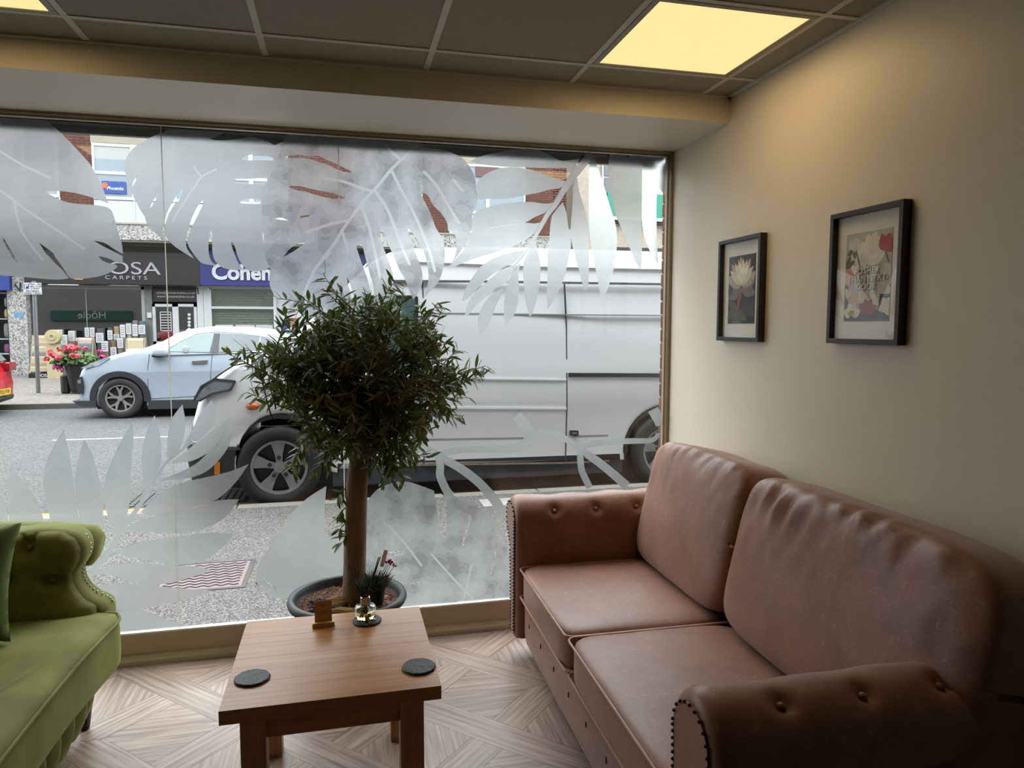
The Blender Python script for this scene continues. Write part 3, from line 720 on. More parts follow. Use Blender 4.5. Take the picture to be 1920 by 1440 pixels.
for k in range(34):
    a = random.uniform(0, 2 * pi); rr = .66 * math.sqrt(random.random()); trail = k % 5 == 0
    c = (rr * math.cos(a) * 1.25, rr * math.sin(a) * .6 - .12, .95 + .32 * (1 - (rr / .66) ** 2) + random.uniform(-.05, .1))
    if trail: c = (-.48 + random.uniform(-.1, .1), -.15, .72 + random.uniform(-.2, .12))
    c = (c[0] * FS, c[1] * FS, .72 + (c[2] - .8) * FS)
    bm = B(); petal_ball(bm, c, .055, 14)
    col = ('pink_bloom', (214, 52, 140)) if trail or c[0] > .35 else (('red_bloom', (226, 44, 62)) if k % 3 else ('rose_bloom', (232, 84, 110)))
    obj('flower', bm, mat(col[0], col[1], .6, var=.2), t)
# =================================================================== VEHICLES
ALB = .53
m_tyre = mat('tyre_rubber', (38, 37, 37), .8, var=.15, scale=12, bump=.2)
m_alloy = mat('alloy', (172, 172, 172), .35, .5, var=.1, scale=10)
m_alloyd = mat('alloy_dark', (44, 44, 46), .5)
ALB = .61
m_van = mat('van_white', (250, 250, 253), .3, var=.02, scale=2)
ALB = .53
m_blkp = mat('black_bumper_plastic', (40, 42, 44), .55, var=.1, bump=.1)
m_carg = mat('car_glass', (96, 122, 124), .05, var=.25, scale=1.2, spec=.9)
m_silver = mat('silver_car_paint', (196, 207, 221), .3, .05, var=.02)
m_amber = mat('amber_lens', (224, 104, 50), .25)
m_chrome = mat('chrome', (214, 216, 220), .15, .9)
def wheel(parent, c, r, w, n, style, face=-1):
    """wheel turning about Y, its face towards -Y"""
    rim = r * .66; e = bpy.data.objects.new('wheel', None)
    bm = B(); lathe(bm, [(rim, .02), (rim * 1.06, 0), (r * .93, 0), (r * .985, .02), (r, .05), (r, w - .04), (r * .95, w), (rim, w), (rim, .02)], 40, c, 'Y', False); obj('tyre', bm, m_tyre, parent, smooth=True)
    bm = B(); lathe(bm, [(0, .1), (rim * .9, .1), (rim * .93, .03), (rim * .99, .012), (rim * 1.02, .02), (rim * 1.02, .12)], 40, c, 'Y', False); rb = obj('rim', bm, m_alloyd, parent, smooth=False)
    bm = B(); lathe(bm, [(rim * .9, .05), (rim * .92, .012), (rim * 1.01, .008), (rim * 1.03, .03)], 40, c, 'Y', False); obj('rim_lip', bm, m_alloy, rb)
    for k in range(n):
        a = 2 * pi * k / n + .35
        ca, sa = math.cos(a), math.sin(a); bm = B()
        if style == 'wide': prof = [(.12, -.11), (.45, -.13), (.93, -.26), (.93, .26), (.45, .13), (.12, .11)]
        else: prof = [(.1, -.08), (.5, -.1), (.93, -.34), (.93, -.2), (.62, .0), (.93, .17), (.93, .29), (.5, .13), (.1, .08)]
        f = lambda p, q, y: (c[0] + rim * (p * ca - q * sa), c[1] + y, c[2] + rim * (p * sa + q * ca))
        prism(bm, prof, lambda p, q: f(p, q, .022 + .02 * (1 - p)), lambda p, q: f(p, q, .07)); obj('spoke', bm, m_alloy, rb)
    bm = B(); lathe(bm, [(0, .02), (rim * .2, .02), (rim * .22, .035), (rim * .22, .08)], 20, c, 'Y'); obj('hub_cap', bm, m_alloy, rb)
    if style == 'wide':
        for k in range(n):
            a = 2 * pi * (k + .0) / n + .35; bm = B(); lathe(bm, [(0, .018), (.016, .018), (.019, .03), (.019, .06)], 10, (c[0] + rim * .36 * math.cos(a), c[1], c[2] + rim * .36 * math.sin(a)), 'Y'); obj('wheel_nut', bm, m_alloyd, rb)
def arc(cx, cz, r, a0, a1, n): return [(cx + r * math.cos(math.radians(a0 + (a1 - a0) * i / n)), cz + r * math.sin(math.radians(a0 + (a1 - a0) * i / n))) for i in range(n + 1)]
def body(bm, prof, W, R=.1, tumble=lambda x, z: 0.0, front=None):
    """side outline (x,z) swept across the car's width with rounded shoulders; near side at y=0"""
    n = len(prof); P = [Vector((p[0], p[1])) for p in prof]; N = []
    for i in range(n):
        d = (P[(i + 1) % n] - P[i - 1]); N.append(Vector((d.y, -d.x)).normalized())
    ar = sum(P[i].x * P[(i + 1) % n].y - P[(i + 1) % n].x * P[i].y for i in range(n))
    if ar < 0: N = [-v for v in N]
    es = [0, R * .12, R * .35, R * .65, R, W / 2]; es = es + [W - e for e in reversed(es[:-1])]
    rings = []
    for e in es:
        q = min(e, W - e); d = R - math.sqrt(max(0, R * R - (R - min(q, R)) ** 2)); sgn = 1 if e < W / 2 else -1; ring = []
        for i in range(n):
            x, z = P[i].x - N[i].x * d, P[i].y - N[i].y * d
            y = e + (sgn * tumble(x, z) if abs(e - W / 2) > 1e-6 else 0)
            if front: x += front(q, x, z)
            ring.append(bm.verts.new((x, y, z)))
        rings.append(ring)
    for a, b_ in zip(rings, rings[1:]):
        for i in range(n): bm.faces.new((a[i], a[(i + 1) % n], b_[(i + 1) % n], b_[i]))
    for ring in (rings[0], rings[-1]):
        for tr in geometry.tessellate_polygon([[Vector((v.co.x, v.co.z, 0)) for v in ring]]):
            try: bm.faces.new([ring[i] for i in tr])
            except ValueError: pass
    bmesh.ops.recalc_face_normals(bm, faces=bm.faces[:]); return bm
def auto_smooth(o, ang=40):
    me = o.data
    for p in me.polygons: p.use_smooth = True
    bm = bmesh.new(); bm.from_mesh(me)
    for e in bm.edges:
        if len(e.link_faces) == 2 and e.calc_face_angle(0) > math.radians(ang): e.smooth = False
    bm.to_mesh(me); bm.free()

# ------------------------------------------------------------------ white van
VY = 6.70
van = thing('white_van', 'large white panel van parked right outside the window', 'van', (1.3, VY, RZ))
vx = lambda x: x - 1.3
vz = lambda z: z - RZ
def vtum(x, z):
    z += RZ; return (.05 * max(0, z - .9) + .30 * max(0, z - 1.96)) 
prof = [(-1.25, .16), (-1.33, .2), (-1.37, .4), (-1.345, .70), (-1.28, .93), (-1.17, 1.06), (-1.02, 1.178), (-.79, 1.275), (-.60, 1.325), (-.18, 1.69), (.1, 1.97), (.3, 2.16), (.46, 2.25), (.7, 2.30), (1.4, 2.335), (3.4, 2.335), (3.95, 2.30), (4.05, 2.2), (4.12, 1.2), (4.12, .2), (3.73, .19)]
prof += arc(3.25, .28, .44, -12, 192, 14) + [(2.79, .19), (0.0, .21), (-.13, .21)] + arc(-.565, .30, .45, -12, 192, 14) + [(-1.04, .16)]
prof = [(vx(x), vz(z)) for x, z in prof]
def vfront(q, x, z):
    if x > vx(-.2): return 0
    k = min(1, (vx(-.2) - x) / .9); R = .3
    return k * .9 * (R - math.sqrt(max(0, R * R - (R - min(q, R)) ** 2))) * .55
bm = body(B(), prof, 1.95, .07, vtum, vfront); o = obj('body', bm, m_van, van); auto_smooth(o, 35)
def side(name, poly, m, off=.004, th=.004, parent=None, **k):
    """flat piece laid on the van's near side: px outline -> side plane"""
    pts = [(onY(u, v, VY).x, onY(u, v, VY).z) for u, v in poly]
    f = lambda o_: (lambda a, b_: (vx(a), vtum(0, vz(b_)) - o_, vz(b_)))
    return obj(name, prism(B(), pts, f(off), f(off - th - .02)), m, parent or van, **k)
def vstrip(name, pts, w, m, off=.003):
    bm = B()
    for (a, b_) in zip(pts, pts[1:]):
        p, q = Vector((onY(*a, VY).x, onY(*a, VY).z)), Vector((onY(*b_, VY).x, onY(*b_, VY).z)); d = (q - p).normalized(); nn = Vector((-d.y, d.x)) * w / 2
        ps = [p + nn, q + nn, q - nn, p - nn]
        prism(bm, [(v.x, v.y) for v in ps], lambda a, b2: (vx(a), vtum(0, vz(b2)) - off, vz(b2)), lambda a, b2: (vx(a), vtum(0, vz(b2)) + .02, vz(b2)))
    return obj(name, bm, m, van)
m_seam = mat('panel_seam', (70, 72, 78), .7)
m_seaml = mat('panel_crease', (168, 170, 176), .4)
vstrip('panel_seam', [(1062, 532), (1064, 600), (1063, 760), (1060, 870)], .012, m_seam)
vstrip('panel_seam', [(794, 526), (796, 700), (795, 872)], .01, m_seam)
vstrip('roof_seam', [(700, 526), (900, 527), (1300, 533)], .022, m_seam)
vstrip('roof_rib', [(760, 486), (1000, 496), (1300, 503)], .02, m_van, .012)
vstrip('side_crease', [(800, 587), (1062, 590), (1300, 592)], .012, m_seaml)
vstrip('side_crease', [(800, 709), (1062, 712)], .015, m_van, .012)
vstrip('rub_strip', [(1066, 703), (1300, 704)], .04, m_blkp, .015)
vstrip('side_crease', [(800, 764), (1062, 766)], .02, m_van, .012)
vstrip('side_crease', [(800, 824), (985, 821)], .015, m_seaml)
vstrip('side_crease', [(1075, 818), (1140, 816)], .015, m_seaml)
vstrip('sill_edge', [(790, 872), (1062, 868), (1142, 864)], .015, mat('rusty_edge', (150, 132, 112), .8, var=.3, scale=20), .008)
obj('underbody', bx(vx(-1.0), vx(4.0), .12, 1.8, .18, .5), m_blkp, van)
obj('under_van_shade', bx(vx(-.1), vx(2.79), .02, .06, .17, .33), mat('shade_slate', (66, 74, 84), .5, var=.25, scale=12), van, bevel=.01)  # dark slate panel standing in for the shadow beneath the sill, no real skirt
wheel(van, (vx(-.565), -.02, vz(.268)), .375, .24, 5, 'wide')
wheel(van, (vx(3.25), -.02, vz(.268)), .375, .24, 5, 'wide')
wheel(van, (vx(-.565), 1.72, vz(.268)), .375, .24, 5, 'wide'); wheel(van, (vx(3.25), 1.72, vz(.268)), .375, .24, 5, 'wide')
# arch lining, black bumper corner
for cx in (-.565, 3.25):
    bm = B(); pts = arc(cx, .30, .455, -5, 185, 16); pin = arc(cx, .30, .415, -5, 185, 16)
    prism(bm, [(vx(a), vz(b_)) for a, b_ in pts + pin[::-1]], lambda a, b_: (a, .01, b_), lambda a, b_: (a, .35, b_)); obj('arch_liner', bm, m_blkp, van)
bp = [(-1.26, .10), (-1.37, .14), (-1.41, .38), (-1.40, .52), (-1.02, .50)] + arc(-.565, .30, .47, 155, 195, 5) + [(-1.05, .12)]
bm = body(B(), [(vx(a), vz(b_)) for a, b_ in bp], 1.98, .06, lambda x, z: -.012, vfront); obj('front_bumper', bm, m_blkp, van, smooth=False)
bm = B(); gp = [(-1.41, .52), (-1.40, .56), (-1.36, .72), (-1.30, .92), (-1.24, .95), (-1.22, .9), (-1.30, .5)]
bm = body(bm, [(vx(a), vz(b_)) for a, b_ in gp], 1.75, .06, lambda x, z: .1, vfront); obj('grille_surround', bm, mat('grille_grey', (58, 60, 62), .5), van)
side('headlamp', [(366, 742), (378, 725), (402, 712), (440, 715), (432, 730), (400, 737), (375, 752)], mat('headlamp_lens', (160, 166, 172), .08, var=.25, scale=18), .02, .01)
vstrip('headlamp_trim', [(364, 752), (378, 724), (402, 711), (441, 715), (432, 731), (398, 738), (374, 752)], .018, m_seam, .024)
vstrip('bonnet_seam', [(365, 745), (385, 722), (415, 700), (440, 684)], .012, m_seam, .02)
q = onY(474, 762, VY); bm = B(); lathe(bm, [(0, -.035), (.03, -.033), (.05, -.02), (.058, 0), (.06, .02)], 20, (0, 0, 0), 'Y')
o = obj('side_repeater', bm, m_amber, van, smooth=True); o.location = (vx(q.x), .0, vz(q.z)); o.scale = (1.0, 1, .62)
side('bumper_reflector', [(403, 866), (413, 866), (413, 888), (403, 888)], mat('amber_reflector', (232, 132, 30), .3), .03, .01)
side('cab_window', [(600, 694), (622, 650), (668, 572), (690, 556), (782, 556), (784, 690)], m_carg, .006)
vstrip('window_rubber', [(600, 694), (622, 650), (668, 572), (690, 556), (782, 556), (784, 690), (600, 694)], .025, m_blkp, .01)
# windscreen on the raked front
wp = [(-.585, 1.335), (-.18, 1.695), (.1, 1.975), (.28, 2.15)]
bm = B(); rows = []
for (x, z) in wp: rows.append([bm.verts.new((vx(x) - .012 + vfront(min(e, 1.95 - e), vx(x), 0), e, vz(z) + .014)) for e in (.16, .3, .6, .975, 1.35, 1.65, 1.79)])
for a, b_ in zip(rows, rows[1:]):
    for k in range(6): bm.faces.new((a[k], a[k + 1], b_[k + 1], b_[k]))
obj('windscreen', bm, m_carg, van)
side('a_pillar_cover', [(532, 694), (552, 676), (634, 590), (650, 590), (606, 655), (580, 692)], mat('grey_pillar', (92, 94, 98), .5), .012)
bm = superbox(.16, .14, .3, 4, 5); o = obj('door_mirror', bm, mat('mirror_grey', (120, 122, 126), .4), van, smooth=True); q = onY(583, 690, VY - .15); o.location = (vx(q.x), -.17, vz(q.z))
bm = B(); tube(bm, [(vx(q.x), -.14, vz(q.z) - .08), (vx(q.x) + .1, .03, vz(q.z) - .06)], .025, 8); obj('mirror_arm', bm, m_blkp, van)
side('door_handle', [(1068, 807), (1083, 807), (1083, 816), (1068, 816)], m_blkp, .03, .02)
side('handle_key', [(1071, 810), (1080, 810), (1080, 813), (1071, 813)], m_chrome, .036, .01)
side('fender_vent', [(430, 683), (452, 668), (452, 674), (436, 688)], mat('vent_dark', (60, 62, 66), .5), .012)
bm = B(); q0, q1 = onY(509, 668, VY + .4), onY(524, 679, VY + .4); tube(bm, [(vx(q0.x), .4, vz(q0.z)), (vx(q1.x), .25, vz(q1.z))], .012, 6); obj('wiper', bm, m_blkp, van)

# ------------------------------------------------------------------ silver SUV
CY = 13.95
car = thing('silver_suv', 'pale silver SUV parked on the far side of the road', 'car', (-2.4, CY, RZ))
cx_ = lambda x: x + 2.4
def cp(u, v, y=CY): p = onY(u, v, y); return (cx_(p.x), p.z - RZ)
pr = [cp(*p) for p in ((139, 757), (137, 745), (141, 728), (139, 706), (144, 694), (158, 683), (192, 671), (232, 660), (268, 653), (300, 641), (330, 624), (360, 616), (405, 612), (450, 613), (500, 618), (536, 626), (549, 640), (556, 665), (560, 690), (562, 730), (556, 762))]
wf, wr = cp(225, 748), cp(476, 748); wr = (wf[0] + 2.67, wf[1]); zs_ = cp(300, 764)[1]
pr += [(wr[0] + .42, zs_ + .02)] + arc(wr[0], wf[1], .405, -10, 190, 12) + [(wr[0] - .42, zs_), (wf[0] + .42, zs_)] + arc(wf[0], wf[1], .405, -10, 190, 12) + [(wf[0] - .42, zs_ + .03)]
zbelt = cp(400, 660)[1]
ctum = lambda x, z: .42 * max(0, z - zbelt) + .1 * max(0, zbelt - .35 - z)
def cfront(q, x, z):
    k = min(1, max(0, (-1.3 - x) / .8)); k2 = min(1, max(0, (x - 1.5) / .6)); R = .3; d = (R - math.sqrt(max(0, R * R - (R - min(q, R)) ** 2)))
    return (k - k2) * d * .6
bm = body(B(), pr, 1.83, .07, ctum, cfront); o = obj('body', bm, m_silver, car); auto_smooth(o, 35)
def cside(name, poly, m, off=.006, smoothk=0, parent=None):
    pts = [cp(u, v) for u, v in poly]
    return obj(name, prism(B(), pts, lambda a, b_: (a, ctum(a, b_) - off, b_), lambda a, b_: (a, ctum(a, b_) + .03, b_)), m, parent or car)
def cstrip(name, pts, w, m, off=.004):
    bm = B()
    for (a, b_) in zip(pts, pts[1:]):
        p, q = Vector(cp(*a)), Vector(cp(*b_)); d = (q - p).normalized(); nn = Vector((-d.y, d.x)) * w / 2
        prism(bm, [(v.x, v.y) for v in (p + nn, q + nn, q - nn, p - nn)], lambda a, b2: (a, ctum(a, b2) - off, b2), lambda a, b2: (a, ctum(a, b2) + .02, b2))
    return obj(name, bm, m, car)
m_cg1 = mat('suv_glass', (120, 150, 150), .04, var=.3, scale=1.1, spec=.9)
m_cg2 = mat('suv_privacy_glass', (72, 88, 96), .04, var=.3, scale=1.1, spec=.9)
cside('front_window', [(312, 659), (340, 640), (368, 628), (398, 625), (393, 660)], m_cg1)
cside('rear_window', [(412, 625), (450, 627), (486, 631), (483, 658), (410, 660)], m_cg2)
cside('quarter_window', [(488, 631), (508, 636), (518, 644), (514, 655), (486, 658)], m_cg2)
cside('door_pillar', [(399, 625), (411, 625), (409, 661), (394, 661)], mat('black_pillar', (54, 54, 58), .3), .009)
cstrip('window_chrome', [(300, 664), (335, 640), (366, 625), (404, 621), (450, 624), (505, 632), (521, 644), (516, 657), (400, 664), (300, 667)], .02, m_chrome, .012)
for pts in ([(280, 664), (277, 690), (277, 740), (282, 748)], [(398, 664), (395, 700), (394, 742)], [(394, 742), (282, 748)]): cstrip('door_seam', pts, .012, mat('silver_seam', (110, 118, 128), .5))
for u in (375, 486): cside('door_handle', [(u - 15, 677), (u + 15, 675), (u + 14, 681), (u - 14, 682)], m_chrome, .03)
m_clad = mat('black_cladding', (46, 48, 54), .6)
for (wx_, wz_) in (wf, wr):
    bm = B(); prism(bm, arc(wx_, wz_, .50, -8, 188, 18) + arc(wx_, wz_, .40, -8, 188, 18)[::-1], lambda a, b_: (a, ctum(a, b_) - .018, b_), lambda a, b_: (a, .2, b_)); obj('arch_cladding', bm, m_clad, car)
    bm = B(); prism(bm, arc(wx_, wz_, .412, -8, 188, 18) + arc(wx_, wz_, .385, -8, 188, 18)[::-1], lambda a, b_: (a, .03, b_), lambda a, b_: (a, .6, b_)); obj('arch_liner', bm, m_blkp, car)
bm = B(); prism(bm, [(wf[0] + .44, zs_ - .03), (wr[0] - .44, zs_ - .03), (wr[0] - .44, zs_ + .13), (wf[0] + .47, zs_ + .13)], lambda a, b_: (a, .02, b_), lambda a, b_: (a, 1.8, b_)); obj('sill_cladding', bm, m_clad, car)
bm = B(); prism(bm, [cp(*p) for p in ((135, 752), (180, 752), (180, 763), (150, 762))], lambda a, b_: (a + .0, .0, b_), lambda a, b_: (a, 1.8, b_)); obj('front_lip', bm, m_clad, car)
cside('headlamp', [(151, 690), (170, 682), (205, 668), (206, 672), (186, 685), (160, 691)], mat('suv_headlamp', (176, 184, 196), .08, var=.3, scale=12), .012)
cside('fog_lamp_bezel', [(143, 712), (153, 706), (156, 720), (155, 738), (146, 740), (143, 730)], m_clad, .02)
cside('fog_lamp', [(146, 713), (152, 711), (152, 719), (146, 719)], m_chrome, .026)
bm = superbox(.26, .2, .16, 3.2, 5); o = obj('door_mirror', bm, m_silver, car, smooth=True); q = cp(304, 659); o.location = (q[0], -.12, q[1])
bm = superbox(.2, .14, .07, 3.2, 4); o = obj('mirror_base', bm, m_clad, car, smooth=True); o.location = (q[0] - .06, -.07, q[1] - .07)
bm = superbox(.1, .04, .13, 3, 5); o = obj('pale_window_shape', bm, m_whf, car, smooth=True); q = cp(348, 655); o.location = (q[0], .0, q[1])  # white block for a reflection-like shape in the glass, taken for the far mirror
cstrip('roof_rail', [(345, 619), (400, 613), (450, 614), (520, 622)], .03, m_chrome, -.02)
bm = B(); prism(bm, [cp(*p) for p in ((524, 622), (540, 614), (544, 618), (540, 626))], lambda a, b_: (a, .75, b_), lambda a, b_: (a, 1.1, b_)); obj('roof_fin', bm, m_silver, car)
obj('underbody', bx(-1.9, 1.8, .2, 1.6, .16, .45), m_clad, car)
for wx_ in (wf[0], wr[0]):
    for yy in (.0, 1.6): wheel(car, (wx_, yy, .365), .365, .22, 5, 'split')

# ------------------------------------------------------------------ red car at the left edge (its tail shows)
RY, RW = 14.15, 1.7
qe = onY(28, 740, RY + RW - .25)
red = thing('red_car', 'tail of a red car with a yellow number plate at the left edge', 'car', (qe.x, RY, RZ))
rr = [(-.1, .24), (.0, .3), (.02, .55), (-.02, .78), (-.1, .95), (-.22, 1.08), (-.45, 1.36), (-.75, 1.46), (-1.5, 1.48), (-2.1, 1.3), (-2.7, .98), (-3.4, .85), (-3.62, .6), (-3.6, .25), (-3.4, .22)]
rr += arc(-3.0, .33, .36, 190, -10, 10)[::1] + [(-1.0, .22)] + arc(-.68, .33, .36, 190, -10, 10)
rfr = lambda q, x, z: -(.5 - math.sqrt(max(0, .25 - (.5 - min(q, .5)) ** 2))) * .5 * min(1, max(0, (x + .6) / .5))
bm = body(B(), rr, RW, .12, lambda x, z: .4 * max(0, z - .95), rfr); o = obj('body', bm, mat('red_paint', (206, 34, 52), .25, var=.04), red); auto_smooth(o, 35)
for wx_ in (-3.0, -.68):
    for yy in (0, 1.5): wheel(red, (wx_, yy, .33), .33, .2, 5, 'wide')
p_ = onX(7, 735, qe.x + .02)
o = obj('number_plate', bx(-.005, .012, -.26, .26, -.058, .058), mat('yellow_plate', (236, 200, 40), .4), red); o.location = (.022, p_.y - RY, p_.z - RZ)
text_on('plate_print', 'FT25 FYA', .1, mat('plate_black', (20, 20, 20), .5), red, (.036, p_.y - RY, p_.z - RZ), (pi / 2, 0, pi / 2), extrude=.001)
bm = body(B(), [(-.4, .2), (.0, .24), (.03, .3), (.0, .36), (-.4, .36)], RW, .1, lambda x, z: 0, rfr); obj('rear_skirt', bm, m_blkp, red)
for yy in (.12, RW - .42): obj('tail_lamp', bx(-.2, .005, yy, yy + .3, .8, .96), mat('red_lens', (150, 16, 30), .2), red, bevel=.02)
obj('rear_screen', prism(B(), [(-.115, 1.0), (-.2, 1.1), (-.43, 1.35), (-.4, 1.36), (-.17, 1.1), (-.09, 1.0)], lambda a, b_: (a, .3, b_), lambda a, b_: (a, RW - .3, b_)), m_carg, red)
# =================================================================== FROSTED LEAF FILM on the window (flat film on the inside of the glass)
FY0 = GY - .004
FILM = .45
FWD = 2.3
def film(name, base, amp, sc, seethru=.05, veins=(), vw=.006):
    """frosted print: posterised tones, paler veins drawn by distance to line segments (x,z of the decal's own frame)"""
    n = NB(name); v = n.coords((1, 1, 1), shift=False); f = n.noise(v, sc, 3, .5)
    c = mx(lin(base), FILM)
    col = n.ramp(f, [(0, mx(c, 1 - amp)), (.40, mx(c, 1 - amp * .6)), (.47, mx(c, 1 - amp * .25)), (.54, c), (.63, mx(c, 1 + amp * .2))], 'CONSTANT')
    dist = None
    for (x0, z0, x1, z1) in veins:
        A = Vector((x0, 0, z0)); D = Vector((x1 - x0, 0, z1 - z0)); l2 = max(D.length_squared, 1e-8)
        fl = n.n('VectorMath', operation='MULTIPLY'); fl.inputs[1].default_value = (1, 0, 1); n.l(v, fl.inputs[0])
        sbt = n.n('VectorMath', operation='SUBTRACT'); n.l(fl.outputs[0], sbt.inputs[0]); sbt.inputs[1].default_value = A
        dt = n.n('VectorMath', operation='DOT_PRODUCT'); n.l(sbt.outputs[0], dt.inputs[0]); dt.inputs[1].default_value = D / l2
        cl_ = n.n('Clamp'); n.l(dt.outputs['Value'], cl_.inputs[0])
        scl = n.n('VectorMath', operation='SCALE'); scl.inputs[0].default_value = D; n.l(cl_.outputs[0], scl.inputs['Scale'])
        ds = n.n('VectorMath', operation='DISTANCE'); n.l(sbt.outputs[0], ds.inputs[0]); n.l(scl.outputs[0], ds.inputs[1])
        if dist is None: dist = ds.outputs['Value']
        else:
            mn = n.n('Math', operation='MINIMUM'); n.l(dist, mn.inputs[0]); n.l(ds.outputs['Value'], mn.inputs[1]); dist = mn.outputs[0]
    if dist is not None:
        lt = n.n('Math', operation='LESS_THAN'); n.l(dist, lt.inputs[0]); lt.inputs[1].default_value = vw
        mixv = n.n('MixRGB'); n.l(lt.outputs[0], mixv.inputs[0]); n.l(col, mixv.inputs[1]); mixv.inputs[2].default_value = mx(c, 1.14); col = mixv.outputs[0]
    tr = n.n('BsdfTranslucent'); di = n.n('BsdfDiffuse'); tp = n.n('BsdfTransparent'); n.l(col, tr.inputs[0]); n.l(col, di.inputs[0])
    m1 = n.n('MixShader'); m1.inputs[0].default_value = .22; n.l(tr.outputs[0], m1.inputs[1]); n.l(di.outputs[0], m1.inputs[2])
    rf = n.n('BsdfRefraction'); rf.inputs['Roughness'].default_value = .62; rf.inputs['IOR'].default_value = 1.22     # frosted: light scatters mostly forward
    rc = n.n('MixRGB'); rc.blend_type = 'MULTIPLY'; rc.inputs[0].default_value = 1; n.l(col, rc.inputs[1]); rc.inputs[2].default_value = (FWD, FWD, FWD, 1); n.l(rc.outputs[0], rf.inputs[0])
    m3 = n.n('MixShader'); m3.inputs[0].default_value = .78; n.l(m1.outputs[0], m3.inputs[1]); n.l(rf.outputs[0], m3.inputs[2])
    m2 = n.n('MixShader'); m2.inputs[0].default_value = seethru; n.l(m3.outputs[0], m2.inputs[1]); n.l(tp.outputs[0], m2.inputs[2])
    n.l(m2.outputs[0], n.out.inputs[0]); return n.m
VEINS = {}
m_f1 = film('frosted_film', (240, 243, 243), .12, 2.2)
m_f2 = film('frosted_film_mottled', (240, 242, 244), .36, 7.0)
m_fv = m_f1
def veined(name, dcl, amp, sc, lines, vw=.006):
    """film whose printed veins follow px polylines"""
    segs = []
    for pl in lines:
        q = [(lambda p: (p.x - dcl.location.x, p.z - dcl.location.z))(onY(u, v, FY0)) for u, v in smooth_loop(pl, 2, 179, False)]
        segs += [(a[0], a[1], b_[0], b_[1]) for a, b_ in zip(q, q[1:])]
    return film(name, (240, 242, 244), amp, sc, .05, segs, vw)
flay = [0]
def push_off(pts, line, w0, w1):
    """move outline points that lie on a stem to the stem's edge, so no film overlaps film"""
    ln = smooth_loop(line, 5, 179, False); n = len(ln); C = Vector((sum(p[0] for p in pts) / len(pts), sum(p[1] for p in pts) / len(pts)))
    def near(p):
        best = None
        for i in range(n - 1):
            a, b_ = Vector(ln[i]), Vector(ln[i + 1]); d = b_ - a; t = (p - a).dot(d) / max(d.length_squared, 1e-9); tc_ = max(0, min(1, t)); q = a + d * tc_; e = (p - q).length
            if best is None or e < best[0]: best = (e, q, d.normalized(), (i + tc_) / (n - 1), (i == 0 and t < 0) or (i == n - 2 and t > 1))
        return best
    e, q, d, t, o_ = near(C); side = 1 if d.x * (C - q).y - d.y * (C - q).x > 0 else -1; res = []
    for p in pts:
        P_ = Vector(p); e, q, d, t, o_ = near(P_); nn = Vector((-d.y, d.x)) * side; s_ = (P_ - q).dot(nn); hw = (w0 + (w1 - w0) * t) / 2 + .4
        res.append(tuple(q + nn * hw) if (s_ < hw and not o_ and e < 60) else p)
    return res
def fpoly(name, pts, m, parent, holes=(), k=4, corner=55, lift=0, against=()):
    for ln_, w0_, w1_ in against: pts = push_off(smooth_loop(pts, 4, corner), ln_, w0_, w1_)
    if against: k, corner = 1, 55
    flay[0] += 1; y = FY0 - .00025 * (flay[0] % 9) - lift
    P3 = lambda lp: [(lambda q: (q.x, q.z))(onY(u, v, y)) for u, v in lp]
    loops = [smooth_loop(P3(pts), k, corner)] + [smooth_loop(P3(h), 3, corner) for h in holes]
    L = parent.location if parent is not None else Vector((0, 0, 0))
    bm = B(); prism(bm, loops[0], lambda a, b_: (a - L.x, y - L.y, b_ - L.z), None, loops[1:])
    return obj(name, bm, m, parent)
def fribbon(name, pts, w, m, parent, lift=0, taper=False):
    """ribbon along a px polyline, width(s) in px"""
    q = smooth_loop(pts, 5, 179, closed=False); n = len(q); l, r = [], []
    for i, p in enumerate(q):
        a, b_ = Vector(q[max(0, i - 1)]), Vector(q[min(n - 1, i + 1)]); d = (b_ - a).normalized(); nn = Vector((-d.y, d.x))
        t = i / (n - 1); ww = (w[0] + (w[1] - w[0]) * t) if isinstance(w, tuple) else w
        l.append(tuple(Vector(p) + nn * ww / 2)); r.append(tuple(Vector(p) - nn * ww / 2))
    return fpoly(name, l + r[::-1], m, parent, k=1, lift=lift)
def ftr(s, ox, oy): return lambda pts: [(ox + x / s, oy + y / s) for x, y in pts]
def decal(name, label, px, group=None):
    p = onY(px[0], px[1], FY0); return thing(name, label, 'window decal', (p.x, FY0, p.z), group=group)

# 1 big leaf, top left corner
c1 = ftr(3, 0, 200)
d1 = decal('leaf_decal', 'large frosted split leaf decal at the upper left corner of the window', (110, 520))
M1 = veined('film_leaf_corner', d1, .17, 2.6, [c1([(-150, 380), (0, 470), (160, 590), (330, 700), (470, 800)]), c1([(0, 250), (130, 330), (280, 400)]), c1([(80, 530), (120, 700), (240, 860)])], .005)
fpoly('leaf_blade', c1([(-330, 20), (0, 58), (255, 76), (300, 110), (345, 150), (400, 205), (450, 260), (500, 315), (540, 380), (575, 450), (600, 520), (612, 545), (540, 518), (450, 492), (350, 475), (258, 478), (300, 505), (360, 532), (430, 546), (540, 554), (600, 566), (630, 590), (650, 650), (670, 720), (685, 770), (692, 830), (640, 800), (590, 768), (525, 752), (580, 785), (640, 815), (690, 840), (691, 882), (650, 872), (605, 852), (552, 840), (580, 868), (620, 882), (655, 890), (660, 902), (635, 922), (600, 942), (550, 956), (500, 964), (440, 969), (393, 962), (360, 915), (330, 872), (308, 842), (300, 825), (262, 795), (220, 765), (255, 822), (275, 842), (310, 880), (350, 918), (388, 966), (340, 972), (260, 970), (130, 958), (0, 948), (-330, 905)]),
      M1, d1, [c1([(10, 728), (40, 770), (70, 822), (95, 862), (108, 890), (84, 865), (56, 826), (30, 775)])])
